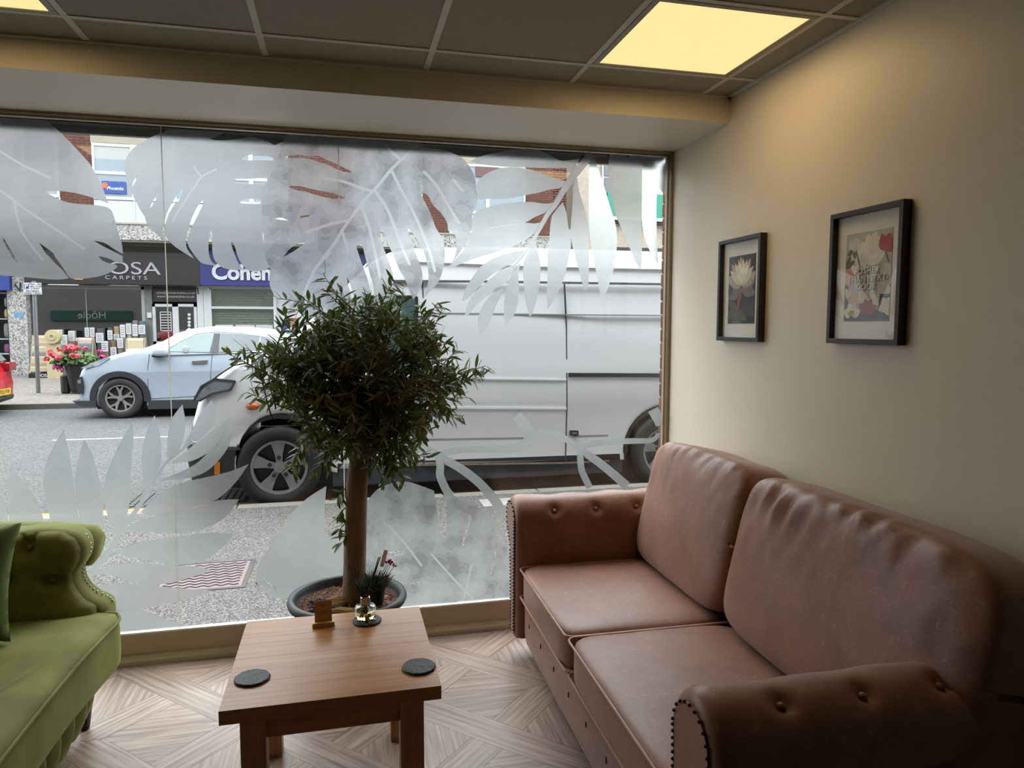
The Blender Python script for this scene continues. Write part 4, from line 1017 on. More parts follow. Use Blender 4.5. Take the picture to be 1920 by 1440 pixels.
# 2 second leaf
c2 = ftr(5.143, 230, 240)
d2 = decal('leaf_decal', 'pale frosted split leaf decal second from the left along the window top', (390, 510))
M2 = veined('film_leaf_second', d2, .08, 3, [c2([(900, 400), (760, 470), (700, 560), (560, 760), (480, 900)]), c2([(760, 470), (690, 380)])], .004)
fpoly('leaf_blade', c2([(450, 20), (700, 30), (985, 50), (920, 75), (840, 105), (900, 118), (1000, 118), (1080, 110), (1160, 98), (1240, 88), (1320, 105), (1400, 130), (1460, 165), (1500, 150), (1546, 131), (1517, 216), (1479, 334), (1427, 450), (1378, 579), (1347, 720), (1337, 861), (1342, 990), (1363, 1131), (1376, 1247), (1412, 1324), (1420, 1345), (1360, 1370), (1290, 1385), (1210, 1370), (1150, 1310), (1110, 1240), (1090, 1170), (1065, 1105), (1040, 1105), (1080, 1220), (1120, 1310), (1162, 1365), (1060, 1368), (990, 1355), (930, 1325), (880, 1260), (865, 1180), (862, 1100), (862, 1010), (852, 970), (845, 1000), (830, 1100), (828, 1180), (840, 1250), (870, 1300), (915, 1328), (840, 1320), (760, 1300), (710, 1250), (680, 1210), (640, 1150), (625, 1090), (640, 1020), (665, 960), (700, 890), (740, 810), (776, 730), (770, 692), (720, 760), (670, 860), (640, 950), (620, 1040), (608, 1090), (620, 1160), (660, 1220), (690, 1262), (620, 1220), (560, 1180), (500, 1140), (445, 1085), (425, 1060), (410, 1000), (412, 940), (425, 880), (455, 810), (500, 740), (540, 700), (575, 640), (582, 585), (540, 620), (490, 700), (440, 790), (405, 890), (390, 940), (390, 1000), (400, 1062), (385, 1065), (340, 1035), (290, 990), (240, 935), (222, 890), (215, 860), (170, 790), (130, 710), (90, 630), (55, 540), (30, 450), (20, 370), (35, 290), (70, 230), (120, 180), (200, 130), (290, 80), (380, 45)]),
      M2, d2, [c2([(1060, 515), (1100, 492), (1200, 490), (1330, 482), (1392, 478), (1392, 510), (1376, 540), (1340, 541), (1200, 541), (1080, 530)]),
                 c2([(1130, 715), (1160, 692), (1220, 682), (1300, 688), (1334, 690), (1330, 730), (1300, 733), (1220, 732), (1150, 728)]),
                 c2([(1140, 300), (1200, 266), (1270, 252), (1370, 268), (1450, 284), (1454, 314), (1350, 312), (1220, 312)]),
                 c2([(90, 578), (98, 530), (118, 485), (145, 452), (130, 505), (106, 545)]),
                 c2([(262, 772), (285, 715), (318, 660), (342, 633), (325, 682), (300, 722), (277, 762)])])
# 3 third, mottled leaf across the glass joint
c3 = ftr(4, 480, 220)
d3 = decal('leaf_decal', 'mottled grey frosted split leaf decal in the middle of the window top', (690, 600))
M3 = veined('film_leaf_middle', d3, .36, 6.5, [c3(p) for p in ([(1200, 215), (1100, 310), (1020, 385), (950, 470), (890, 540), (840, 590), (790, 650), (720, 745), (645, 850), (600, 930), (500, 1060)], [(980, 215), (1030, 270), (1085, 318)], [(1015, 395), (1080, 530), (1150, 650), (1220, 800), (1300, 1000), (1340, 1150)], [(895, 555), (980, 680), (1030, 800), (1090, 960), (1150, 1100)], [(790, 660), (850, 830), (900, 1050), (930, 1200)], [(870, 555), (760, 520), (650, 480), (520, 460)], [(1260, 410), (1350, 505), (1430, 640), (1520, 790)], [(1480, 470), (1550, 552)], [(645, 850), (690, 1000)], [(700, 770), (560, 800), (380, 860)], [(550, 1020), (440, 1140), (360, 1330)])], .007)
fpoly('leaf_blade', c3([(240, 126), (600, 150), (900, 172), (1200, 190), (1250, 200), (1255, 225), (1300, 232), (1400, 245), (1480, 270), (1540, 300), (1580, 340), (1620, 400), (1642, 460), (1656, 540), (1660, 640), (1625, 720), (1618, 800), (1600, 870), (1570, 950), (1530, 1010), (1470, 1100), (1438, 1140), (1475, 1080), (1500, 1010), (1502, 950), (1498, 900), (1480, 868), (1440, 850), (1432, 790), (1390, 720), (1330, 660), (1292, 590), (1258, 567), (1240, 582), (1270, 640), (1305, 710), (1330, 780), (1350, 830), (1382, 880), (1405, 920), (1416, 1000), (1415, 1080), (1400, 1150), (1370, 1230), (1330, 1280), (1265, 1352), (1290, 1240), (1292, 1160), (1280, 1080), (1252, 992), (1222, 985), (1220, 940), (1200, 900), (1160, 850), (1135, 828), (1142, 855), (1160, 920), (1180, 970), (1200, 1030), (1225, 1090), (1245, 1160), (1248, 1230), (1220, 1310), (1180, 1367), (1150, 1300), (1130, 1240), (1080, 1150), (1040, 1060), (1000, 970), (962, 880), (940, 843), (925, 870), (945, 950), (985, 1050), (1015, 1140), (1032, 1215), (1040, 1320), (1060, 1420), (1020, 1500), (960, 1520), (900, 1500), (886, 1400), (885, 1320), (878, 1250), (855, 1180), (835, 1110), (815, 1030), (796, 966), (762, 953), (755, 975), (775, 1040), (795, 1100), (820, 1160), (840, 1230), (860, 1310), (865, 1400), (855, 1490), (800, 1540), (745, 1540), (742, 1440), (738, 1390), (726, 1320), (704, 1250), (680, 1190), (690, 1250), (712, 1330), (724, 1400), (728, 1500), (720, 1550), (560, 1540), (400, 1500), (280, 1440), (200, 1400), (150, 1350), (110, 1280), (100, 1220), (105, 1160), (100, 1110), (70, 1050), (60, 960), (58, 880), (45, 850), (40, 750), (48, 640), (72, 530), (110, 430), (150, 340), (180, 250), (205, 180)]),
      M3, d3, [c3([(222, 298), (270, 285), (340, 284), (410, 292), (470, 290), (530, 318), (600, 348), (660, 378), (716, 402), (714, 416), (650, 406), (590, 382), (540, 357), (470, 335), (410, 315), (340, 305), (280, 305)]),
                 c3([(243, 520), (280, 514), (350, 520), (450, 545), (550, 563), (640, 592), (672, 606), (600, 612), (530, 602), (450, 582), (380, 560), (300, 545)]),
                 c3([(328, 740), (365, 736), (405, 731), (392, 744), (335, 756)]), c3([(140, 760), (190, 752), (245, 775), (190, 770)]),
                 c3([(205, 1048), (240, 1000), (290, 960), (340, 944), (375, 935), (330, 972), (270, 1012)])])
# 4 palm frond, upper right
c4 = ftr(3.429, 840, 220)
d4 = decal('palm_decal', 'frosted palm frond decal hanging over the white van at the upper right', (1020, 600))
ST4 = c4([(925, 230), (885, 280), (840, 335), (790, 402), (740, 475), (690, 560), (640, 625), (590, 715), (540, 800), (490, 880), (430, 950)])
for pts in ([(330, 225), (420, 205), (560, 205), (620, 225), (680, 258), (740, 280), (850, 265), (830, 300), (790, 322), (700, 326), (600, 325), (420, 320), (300, 312), (200, 300), (140, 285), (200, 255), (270, 235)],
            [(400, 320), (480, 326), (560, 345), (640, 375), (740, 407), (800, 400), (735, 450), (650, 465), (580, 485), (500, 500), (400, 520), (300, 525), (190, 527), (186, 430), (200, 400), (260, 355), (330, 330)],
            [(715, 535), (640, 555), (540, 545), (440, 545), (340, 560), (250, 580), (190, 600), (160, 640), (135, 730), (180, 735), (300, 706), (400, 690), (495, 676), (560, 640), (640, 604)],
            [(640, 630), (600, 690), (570, 735), (500, 785), (420, 830), (300, 870), (150, 915), (20, 967), (0, 962), (60, 900), (110, 830), (140, 742), (300, 708), (495, 678), (560, 682), (610, 668)],
            [(85, 1188), (110, 1110), (150, 1040), (200, 970), (270, 920), (330, 890), (420, 865), (520, 852), (480, 900), (440, 930), (370, 960), (310, 990), (240, 1050), (180, 1110), (130, 1162)],
            [(106, 1280), (125, 1200), (170, 1130), (230, 1075), (300, 1015), (370, 968), (465, 942), (450, 975), (400, 1012), (390, 1060), (330, 1082), (260, 1140), (180, 1212), (130, 1272)],
            [(210, 1402), (190, 1340), (195, 1280), (230, 1200), (280, 1140), (356, 1098), (340, 1150), (310, 1210), (280, 1290), (250, 1360)],
            [(373, 1340), (363, 1300), (358, 1220), (370, 1130), (390, 1050), (420, 980), (472, 928), (452, 1000), (456, 1100), (450, 1180), (430, 1260)],
            [(526, 1282), (512, 1240), (495, 1160), (485, 1050), (485, 950), (510, 880), (562, 786), (582, 880), (595, 960), (590, 1060), (570, 1170), (545, 1255)],
            [(640, 1237), (634, 1150), (640, 1020), (640, 900), (650, 790), (666, 640), (700, 590), (738, 545), (760, 610), (776, 715), (790, 722), (790, 830), (770, 930), (745, 1040), (700, 1140)],
            [(890, 1132), (870, 1090), (850, 1010), (820, 900), (795, 800), (788, 720), (800, 560), (806, 405), (832, 390), (842, 470), (870, 560), (900, 680), (906, 760), (905, 900), (906, 1030)],
            [(984, 1192), (970, 1090), (950, 980), (930, 880), (910, 740), (905, 600), (908, 290), (915, 238), (940, 240), (960, 320), (990, 400), (1020, 500), (1050, 600), (1080, 700), (1086, 800), (1075, 930), (1050, 1030), (1020, 1120)]):
    fpoly('leaflet', c4(pts), m_f1, d4, against=[(ST4, 16, 4)])
fribbon('stem', c4([(925, 230), (885, 280), (840, 335), (790, 402), (740, 475), (690, 560), (640, 625), (590, 715), (540, 800), (490, 880), (430, 950)]), (16, 4), m_fv, d4, .003)
# 5 frond in the upper right corner
d5 = decal('palm_decal', 'frosted palm leaves decal hanging in the upper right corner of the window', (1200, 490))
for pts in ([(1040, 236), (1143, 240), (1160, 268), (1168, 244), (1250, 244), (1248, 400), (1246, 680), (1247, 800), (1246, 900), (1240, 982), (1208, 930), (1180, 870), (1148, 790), (1108, 700), (1070, 600), (1040, 450), (1030, 330)],
            [(1250, 244), (1420, 254), (1412, 420), (1402, 512), (1346, 440), (1340, 600), (1345, 800), (1352, 942), (1300, 862), (1270, 790), (1248, 680), (1249, 400)]): fpoly('leaflet', c4(pts), m_f1, d5)
# 6 palm, lower left
c6 = ftr(3, 0, 640)
d6 = decal('palm_decal', 'large frosted palm decal rising behind the green chair at the lower left', (160, 1180))
ST6 = c6([(430, 1440), (500, 1330), (560, 1250), (630, 1160), (700, 1040), (780, 930), (860, 800), (930, 690), (1010, 622), (1080, 565)])
for pts in ([(-90, 700), (0, 850), (40, 960), (50, 1080), (30, 1200), (-120, 1200), (-150, 900)],
            [(60, 685), (110, 770), (190, 870), (230, 950), (255, 1050), (300, 1200), (150, 1220), (60, 1060), (45, 900), (43, 790)],
            [(360, 490), (380, 600), (405, 720), (420, 870), (442, 980), (448, 1085), (470, 1220), (400, 1240), (310, 1080), (265, 930), (245, 820), (255, 700), (300, 590)],
            [(475, 550), (520, 640), (550, 750), (575, 850), (580, 1000), (568, 1150), (540, 1300), (505, 1200), (490, 1090), (450, 1010), (430, 880), (425, 760), (445, 640)],
            [(746, 455), (751, 540), (742, 660), (735, 780), (725, 930), (690, 1040), (640, 1100), (600, 960), (580, 860), (585, 800), (620, 690), (680, 560)],
            [(870, 415), (890, 480), (906, 570), (905, 680), (882, 770), (822, 872), (800, 740), (800, 620), (828, 500)],
            [(1026, 354), (1041, 440), (1035, 540), (1005, 620), (945, 692), (940, 620), (945, 520), (970, 430)],
            [(1190, 330), (1215, 390), (1205, 460), (1160, 520), (1090, 580), (1010, 632), (1040, 570), (1090, 480), (1130, 400)],
            [(1302, 424), (1270, 530), (1190, 612), (1080, 672), (955, 688), (1080, 590), (1160, 530), (1240, 470)],
            [(1316, 505), (1280, 600), (1220, 680), (1150, 738), (1050, 770), (885, 785), (990, 745), (1100, 690), (1185, 610), (1250, 540)],
            [(1400, 690), (1320, 800), (1220, 888), (1100, 930), (960, 968), (860, 978), (790, 962), (860, 890), (940, 830), (1050, 790), (1180, 760), (1300, 730)],
            [(1346, 888), (1310, 940), (1240, 1010), (1130, 1060), (1000, 1080), (850, 1070), (690, 1075), (720, 1040), (860, 985), (960, 962), (1100, 932), (1220, 896)],
            [(1312, 1084), (1290, 1120), (1200, 1200), (1100, 1245), (1000, 1256), (880, 1240), (760, 1218), (635, 1182), (760, 1140), (900, 1110), (1050, 1090), (1200, 1075)],
            [(500, 1328), (560, 1280), (660, 1255), (800, 1245), (960, 1260), (1100, 1265), (1192, 1290), (1100, 1320), (1000, 1350), (880, 1370), (800, 1370), (700, 1340), (620, 1312), (560, 1312)],
            [(470, 1400), (560, 1372), (700, 1365), (900, 1378), (1100, 1396), (1205, 1402), (1050, 1450), (900, 1490), (770, 1505), (600, 1530), (480, 1500)],
            [(600, 1540), (700, 1512), (780, 1508), (900, 1550), (1020, 1592), (1190, 1602), (1000, 1622), (700, 1652), (560, 1660), (520, 1600)]):
    fpoly('leaflet', c6(pts), m_f1, d6, against=[(ST6, 13, 4)])
fribbon('stem', c6([(430, 1440), (500, 1330), (560, 1250), (630, 1160), (700, 1040), (780, 930), (860, 800), (930, 690), (1010, 622), (1080, 565)]), (13, 4), m_f1, d6, .003)
# 7 large leaf behind the tree pot
d7 = decal('leaf_decal', 'large mottled frosted leaf decal behind the olive tree pot at the window foot', (700, 1150))
c7 = ftr(3.272, 720, 740)
M7 = veined('film_leaf_low', d7, .36, 6.5, [[(810, 1040), (850, 1085), (886, 1122)], [(728, 985), (760, 1020), (790, 1060)], [(884, 1060), (870, 1120)]], .005)
fpoly('leaf_blade', [(612, 911), (575, 935), (545, 965), (520, 1000), (500, 1035), (484, 1060), (479, 1090), (484, 1112), (470, 1135), (464, 1152), (464, 1164), (600, 1152), (655, 1147), (660, 1060), (640, 1010), (612, 1000), (608, 985), (609, 950)], m_f1, d7,
      [[(474, 1088), (486, 1095), (497, 1104), (486, 1101)], [(480, 1103), (500, 1113), (512, 1117), (510, 1121), (488, 1120)], [(492, 1083), (512, 1098), (520, 1106), (508, 1101)]])
fpoly('leaf_blade', [(655, 1147), (958, 1121), (958, 1085), (954, 1050), (946, 1010), (928, 974), (902, 955), (880, 945), (862, 938), (847, 925), (838, 932), (838, 978), (835, 1003), (827, 1008), (824, 985), (818, 954), (814, 920), (790, 911), (760, 903), (728, 908), (700, 925), (672, 975), (660, 1060)], M7, d7,
      [[(934, 1000), (932, 1030), (928, 1052), (921, 1078), (918, 1081), (922, 1060), (928, 1030), (931, 1005)], [(866, 1022), (872, 990), (880, 965), (883, 968), (879, 990), (873, 1010), (870, 1023)], [(756, 1092), (790, 1091), (791, 1093), (757, 1096)], [(728, 1036), (745, 1031), (760, 1034), (761, 1042), (745, 1043), (730, 1041)]])
# 8 looping stems, right
d8 = decal('stem_decal', 'frosted looping stem decal crossing the lower van side on the right', (1000, 930))
RB = [(c7(p), w) for p, w in (([(190, 300), (270, 335), (330, 375), (345, 440), (345, 500), (385, 590), (420, 625)], (13, 16)), ([(340, 385), (450, 440), (560, 520), (640, 600), (700, 680), (735, 760)], (15, 19)),
      ([(350, 362), (500, 335), (650, 335), (800, 328), (870, 295), (890, 240), (860, 180), (815, 130)], (12, 20)), ([(880, 245), (950, 235), (1040, 235), (1120, 275), (1195, 335), (1205, 400), (1215, 470), (1262, 570)], (10, 13)),
      ([(1200, 338), (1290, 395), (1380, 465), (1490, 560)], (14, 17)), ([(1215, 322), (1300, 298), (1420, 288), (1540, 284), (1630, 282), (1670, 262), (1680, 235)], (13, 8)), ([(1650, 90), (1680, 150), (1692, 190)], (22, 14)))]
VS = {1: [0], 2: [0], 3: [2], 4: [3], 5: [3]}
for i, (pts, w) in enumerate(RB):
    q = smooth_loop(pts, 5, 179, closed=False); n = len(q); l, r = [], []
    for j, p in enumerate(q):
        a, b_ = Vector(q[max(0, j - 1)]), Vector(q[min(n - 1, j + 1)]); d = (b_ - a).normalized(); nn = Vector((-d.y, d.x)); ww = w[0] + (w[1] - w[0]) * j / (n - 1)
        l.append(tuple(Vector(p) + nn * ww / 2)); r.append(tuple(Vector(p) - nn * ww / 2))
    pl = l + r[::-1]
    for k in VS.get(i, ()): pl = push_off(pl, RB[k][0], RB[k][1][0], RB[k][1][1])
    fpoly('stem', pl, m_f1, d8, k=1)
ALB = 1.0
# =================================================================== BROWN LEATHER SOFA
def leather(name, c0, c1, c2, rough):
    n = NB(name); b = n.bsdf(rough, 0, .5); v = n.coords(shift=False)
    f = n.noise(v, 5, 6, .65); g = n.noise(v, 38, 6, .75)
    vo = n.n('TexVoronoi'); vo.feature = 'DISTANCE_TO_EDGE'; vo.inputs['Scale'].default_value = 55
    wv = n.n('VectorMath', operation='ADD'); nz = n.n('TexNoise'); nz.inputs['Scale'].default_value = 22; n.l(v, nz.inputs['Vector']); n.l(v, wv.inputs[0])
    sc = n.n('VectorMath', operation='SCALE'); sc.inputs['Scale'].default_value = .06; n.l(nz.outputs['Color'], sc.inputs[0]); n.l(sc.outputs[0], wv.inputs[1]); n.l(wv.outputs[0], vo.inputs[0])
    cr = n.ramp(vo.outputs[0], [(0, (1, 1, 1, 1)), (.09, (0, 0, 0, 1))])
    base = n.ramp(f, [(.3, lin(c0)), (.7, lin(c1))])
    msk = n.n('Math', operation='MULTIPLY'); n.l(cr, msk.inputs[0]); n.l(n.ramp(g, [(.5, (0, 0, 0, 1)), (.68, (1, 1, 1, 1))]), msk.inputs[1])
    mk2 = n.n('Math', operation='MULTIPLY'); mk2.inputs[1].default_value = .55; n.l(msk.outputs[0], mk2.inputs[0])
    mix = n.n('MixRGB'); n.l(mk2.outputs[0], mix.inputs[0]); n.l(base, mix.inputs[1]); mix.inputs[2].default_value = lin(c2); n.l(mix.outputs[0], b.inputs[0])
    n.bump(g, b, .12, .002); b.inputs['Sheen Weight'].default_value = .15; return n.m
m_lea = leather('distressed_leather', (118, 79, 62), (144, 101, 81), (190, 150, 126), .46)
m_pipe = mat('leather_piping', (170, 134, 120), .5)
m_stud = mat('antique_stud', (64, 48, 42), .35, .6)
sofa = thing('leather_sofa', 'brown distressed leather two-seater sofa along the right wall', 'sofa', (.745, 1.225, 0), math.radians(-1.2))
LEN = 2.135
FA = .045      # far arm offset
def arm(mirror):
    cy, cz, r = 1.955, .64, .113
    prof = [(1.852, .09), (1.850, .25), (1.849, .42), (1.846, .56)]
    prof += [(cy + r * math.cos(math.radians(a)), cz + r * math.sin(math.radians(a))) for a in range(178, -62, -8)]
    prof += [(1.985, .5), (1.978, .36), (1.975, .22), (1.975, .09)]
    # resample evenly
    pts = [Vector(p) for p in prof]; S = [0]
    for a, b_ in zip(pts, pts[1:]): S.append(S[-1] + (b_ - a).length)
    N = 90; res = []
    for i in range(N + 1):
        s = S[-1] * i / N; k = max(j for j in range(len(S)) if S[j] <= s + 1e-9); k = min(k, len(S) - 2); t = (s - S[k]) / (S[k + 1] - S[k]); res.append(pts[k].lerp(pts[k + 1], t))
    btn = [(x, math.radians(a)) for x in (.19, .395, .60) for a in (150, 62)]
    D = .86; nx = 100; bm = B(); rows = []
    bp = [(x, Vector((cy + r * math.cos(a), cz + r * math.sin(a)))) for x, a in btn]
    for i in range(nx + 1):
        x = D * (i / nx) ** 1.12; f = min(1, x / .045); sh = .03 * (1 - math.sqrt(max(0, 1 - (1 - f) ** 2))); row = []
        for j, p in enumerate(res):
            a, b_ = res[max(0, j - 1)], res[min(N, j + 1)]; d = (b_ - a).normalized(); nn = Vector((-d.y, d.x))
            off = -sh
            for bx_, q in bp:
                dd = math.hypot(x - bx_, (p - q).length)
                off -= .02 * math.exp(-(dd / .026) ** 2) + .008 * math.exp(-(dd / .07) ** 2)
            off += .0025 * noise.noise((x * 9, p.x * 9, p.y * 9))
            q = p + nn * off; y = 2.09 - q.x if mirror else q.x + FA
            row.append(bm.verts.new((x - .012, y, q.y)))
        rows.append(row)
    for a, b_ in zip(rows, rows[1:]):
        for j in range(N): bm.faces.new((a[j], a[j + 1], b_[j + 1], b_[j]))
    for row in (rows[0], rows[-1]): bm.faces.new(row)
    bmesh.ops.recalc_face_normals(bm, faces=bm.faces[:])
    o = obj('arm', bm, m_lea, sofa); auto_smooth(o, 60)
    for x, q in bp:
        n2 = (q - Vector((cy, cz))).normalized(); p = q - n2 * .024; bm = B(); bmesh.ops.create_uvsphere(bm, u_segments=12, v_segments=8, radius=.011)
        b_ = obj('button', bm, m_lea, o, smooth=True); b_.location = (x - .012, 2.09 - p.x if mirror else p.x + FA, p.y)
    # front facing with nail heads
    fp = [p for p in res]; c0 = Vector((1.92, .45)); ins = []
    for j, p in enumerate(res):
        a, b_ = res[max(0, j - 1)], res[min(N, j + 1)]; d = (b_ - a).normalized(); nn = Vector((-d.y, d.x)); ins.append(p - nn * .030)
    ins = [p for p in ins if p.y > .1]
    Y = lambda a: 2.09 - a if mirror else a + FA
    bm = B(); prism(bm, [(p.x, p.y) for p in ins], lambda a, b_: (-.017, Y(a), b_), lambda a, b_: (.02, Y(a), b_)); fpn = obj('front_panel', bm, m_lea, o)
    bm = B(); acc = 0
    for a, b_ in zip(ins, ins[1:]):
        acc += (b_ - a).length
        if acc >= .0125:
            acc = 0; m4 = Matrix.Translation((-.018, Y(b_.x), b_.y)); bmesh.ops.create_icosphere(bm, subdivisions=1, radius=.0052, matrix=m4)
    obj('nail_heads', bm, m_stud, fpn, smooth=True, kind='stuff')
arm(False); arm(True)
obj('base_rail', superbox(.10, 1.66, .205, 10, 6), m_lea, sofa, smooth=True).location = (.065, 1.067, .195)
obj('base_deck', bx(.06, .86, .22, 1.915, .1, .28), m_lea, sofa)
bm = B(); tube(bm, [(.012, .24, .292), (.012, 1.895, .292)], .0045, 6); obj('piping', bm, m_pipe, sofa)
for k in range(8):
    bm = superbox(.004, .004, .022, 3, 2); obj('tuft_stitch', bm, m_stud, sofa).location = (.0135, .34 + k * .2, .215)
for y in (.32, LEN - .32):
    for x in (.1, .78):
        bm = B(); lathe(bm, [(.018, 0), (.022, .005), (.03, .08), (.03, .11)], 16, (x, y, 0)); obj('foot', bm, mat('dark_wood_foot', (36, 26, 22), .4), sofa)
for k, (yc, cw) in enumerate(((.685, .89), (1.513, .762))):
    bm = superbox(.66, cw, .165, 9, 16, .10)
    for v in bm.verts:
        if v.co.z > 0: v.co.z += .004 * noise.noise((v.co.x * 6 + k * 5, v.co.y * 6, 1.3))
    o = obj('seat_cushion', bm, m_lea, sofa, smooth=True); o.location = (.33, yc, .368)
    for zz in (.066, -.066):
        lp = smooth_loop([(-.322, -.394), (.322, -.394), (.322, .394), (-.322, .394)], 1, 10)
        pts = []
        for sx, sy in ((-1, -1), (1, -1), (1, 1), (-1, 1)):
            for q in range(4):
                a = {(-1, -1): 180, (1, -1): 270, (1, 1): 0, (-1, 1): 90}[(sx, sy)] + q * 30
                pts.append((sx * .298 + .030 * math.cos(math.radians(a)), sy * (cw / 2 - .032) + .030 * math.sin(math.radians(a)), zz))
        pts.append(pts[0]); bm = B(); tube(bm, pts, .0042, 6, False); p_ = obj('piping', bm, m_pipe, o)
obj('back_frame', superbox(.14, 1.94, .74, 7, 8), m_lea, sofa, smooth=True).location = (.795, 1.067, .47)
def back_cushion(y0, y1, seed):
    L, Hh, T = y1 - y0, .585, .27
    bm = superbox(T, L, Hh, 6.5, 44)
    lean = math.radians(13)
    for v in bm.verts:
        p = v.co; uy, uz, ux = p.y / (L / 2), p.z / (Hh / 2), p.x / (T / 2)
        puff = 1 + .16 * (1 - uy * uy) * (1 - uz * uz); p.x *= puff
        # edge gather and soft folds running down from the top seam
        top = max(0, min(1, (uz + .15) / 1.1)) ** 1.5
        w = .010 * math.sin(p.y * 62 + 2.2 * noise.noise((p.y * 5, p.z * 4, seed))) * noise.noise((p.y * 4 + seed, p.z * 5, 3.1 + seed)) * 2
        w += .012 * noise.noise((p.y * 7, p.z * 3, seed + 9)) + .006 * noise.noise((p.y * 22 + p.z * 9, p.z * 7, seed + 4))
        if ux < 0: p.x -= w * top * 1.6 * (1 - uy ** 8)
        p.z += .018 * noise.noise((p.y * 3.1, seed, 2)) * (uz > .3) - .03 * abs(uy) ** 10 * (uz > 0)
        c, s_ = math.cos(lean), math.sin(lean); p.x, p.z = p.x * c + p.z * s_, -p.x * s_ + p.z * c
    o = obj('back_cushion', bm, m_lea, sofa, smooth=True); o.location = (.735, (y0 + y1) / 2, .725); return o
back_cushion(1.085, 1.915, 1.7); back_cushion(.02, 1.10, 5.2)

# =================================================================== GREEN VELVET SOFA (its window end shows)
def velvet(name, c0, c1):
    n = NB(name); b = n.bsdf(.8, 0, .2); v = n.coords(shift=False); f = n.noise(v, 4.5, 4, .6)
    n.l(n.ramp(f, [(.35, lin(c0)), (.65, lin(c1))]), b.inputs[0]); b.inputs['Sheen Weight'].default_value = .6; b.inputs['Sheen Roughness'].default_value = .4
    b.inputs['Sheen Tint'].default_value = lin((190, 200, 130)); n.bump(n.noise(v, 250, 2), b, .08, .001); return n.m
m_vel = velvet('green_velvet', (98, 100, 54), (124, 124, 74))
gs = thing('velvet_sofa', 'olive green tufted velvet sofa at the left edge', 'sofa', (-1.3, 2.2, 0))
gx, gy = lambda x: x + 1.3, lambda y: y - 2.2
def seat_outline(ins=0):
    pts = [(-1.75, 1.25), (-.93, 1.25), (-.875, 1.32), (-.865, 1.7), (-.868, 2.1), (-.862, 2.5), (-.845, 2.75), (-.835, 2.88), (-.86, 2.955), (-.95, 2.985), (-1.75, 2.985)]
    return [(gx(x) - (ins if x > -1 else 0), gy(y)) for x, y in pts]
lp = smooth_loop(seat_outline(), 4, 50)
bm = B(); n = len(lp); cxm, cym = sum(p[0] for p in lp) / n, sum(p[1] for p in lp) / n; rings = []
for (k, z) in ((.93, .262), (.985, .275), (1.0, .31), (1.0, .40), (.985, .432), (.955, .446), (.85, .456), (.6, .464), (.3, .468), (.02, .47)):
    ring = []
    for (x, y) in lp:
        dx, dy = x - cxm, y - cym
        if k > .8: L = math.hypot(dx, dy); q = 1 - (1 - k) * .45 / L if False else k if k < .9 else 1 - (1 - k) * .42 / max(L, .3)
        else: q = k
        ring.append(bm.verts.new((cxm + dx * q, cym + dy * q, z + .003 * noise.noise((x * 5, y * 5, z)))))
    rings.append(ring)
for a, b_ in zip(rings, rings[1:]):
    for i in range(n): bm.faces.new((a[i], a[(i + 1) % n], b_[(i + 1) % n], b_[i]))
bm.faces.new(rings[0][::-1]); bm.faces.new(rings[-1])
bmesh.ops.recalc_face_normals(bm, faces=bm.faces[:])
o = obj('seat_cushion', bm, m_vel, gs, smooth=True)
bm = B(); tube(bm, [(x, y, .437) for x, y in lp] + [(lp[0][0], lp[0][1], .437)], .0055, 6, False); obj('piping', bm, m_vel, o, smooth=True)
# tufted base: puffy upright pleats with buttons
bm = B(); rows = []; nz_ = 26; ny_ = 150
def base_path(t):
    y = 1.3 + t * 1.62; x = -.915
    if y > 2.78: k = (y - 2.78) / .14; x -= .0 + .10 * k * k
    return x, y
bts = [(i + .5) * .1225 for i in range(14)]
for j in range(nz_ + 1):
    w = j / nz_; z = .085 + w * .185; row = []
    for i in range(ny_ + 1):
        x, y = base_path(i / ny_); s = (y - 1.3); ph = (s / .1225) % 1.0; d = min(ph, 1 - ph) * 2
        puff = .034 * math.sqrt(max(0, d)) + .02 * math.sin(pi * w) ; row.append(bm.verts.new((gx(x - .03 - .028 * (1 - w) ** 1.5) + puff, gy(y), z)))
    rows.append(row)
for a, b_ in zip(rows, rows[1:]):
    for i in range(ny_): bm.faces.new((a[i], a[i + 1], b_[i + 1], b_[i]))
ob_ = obj('tufted_base', bm, m_vel, gs, smooth=True)
for i in range(5, 14):
    x, y = base_path((i * .1225) / 1.62); bm = B(); bmesh.ops.create_uvsphere(bm, u_segments=10, v_segments=6, radius=.009); q = obj('button', bm, m_vel, ob_, smooth=True); q.location = (gx(x) - .012, gy(y), .215)
obj('base_core', bx(gx(-1.75), gx(-.96), gy(1.3), gy(2.95), .085, .29), m_vel, gs)
for (x, y) in ((-.985, 2.93), (-.985, 1.4), (-1.65, 1.4), (-1.65, 2.93)):
    bm = B(); lathe(bm, [(.014, 0), (.018, .01), (.026, .07), (.03, .09)], 14, (gx(x), gy(y), 0)); obj('foot', bm, mat('dark_wood_foot', (36, 26, 22), .4), gs)
ap = [(-1.75, .3), (-1.75, .86), (-1.5, .80), (-1.24, .775), (-1.12, .782), (-1.03, .768), (-.985, .74), (-.968, .70), (-.975, .65), (-1.0, .61), (-1.0, .57), (-.985, .535), (-.955, .50), (-.915, .475), (-.900, .45), (-.900, .3)]
ap = smooth_loop([(gx(x), z) for x, z in ap], 3, 70)
bm = body(B(), ap, .15, .045); bmesh.ops.translate(bm, verts=bm.verts[:], vec=(0, gy(2.96), 0)); o = obj('arm', bm, m_vel, gs); auto_smooth(o, 60)
bm = B()      # outward roll of the arm
pts = [(gx(-1.75), gy(3.13), .72), (gx(-1.4), gy(3.13), .69), (gx(-1.1), gy(3.13), .675), (gx(-.985), gy(3.13), .665), (gx(-.962), gy(3.13), .66)]
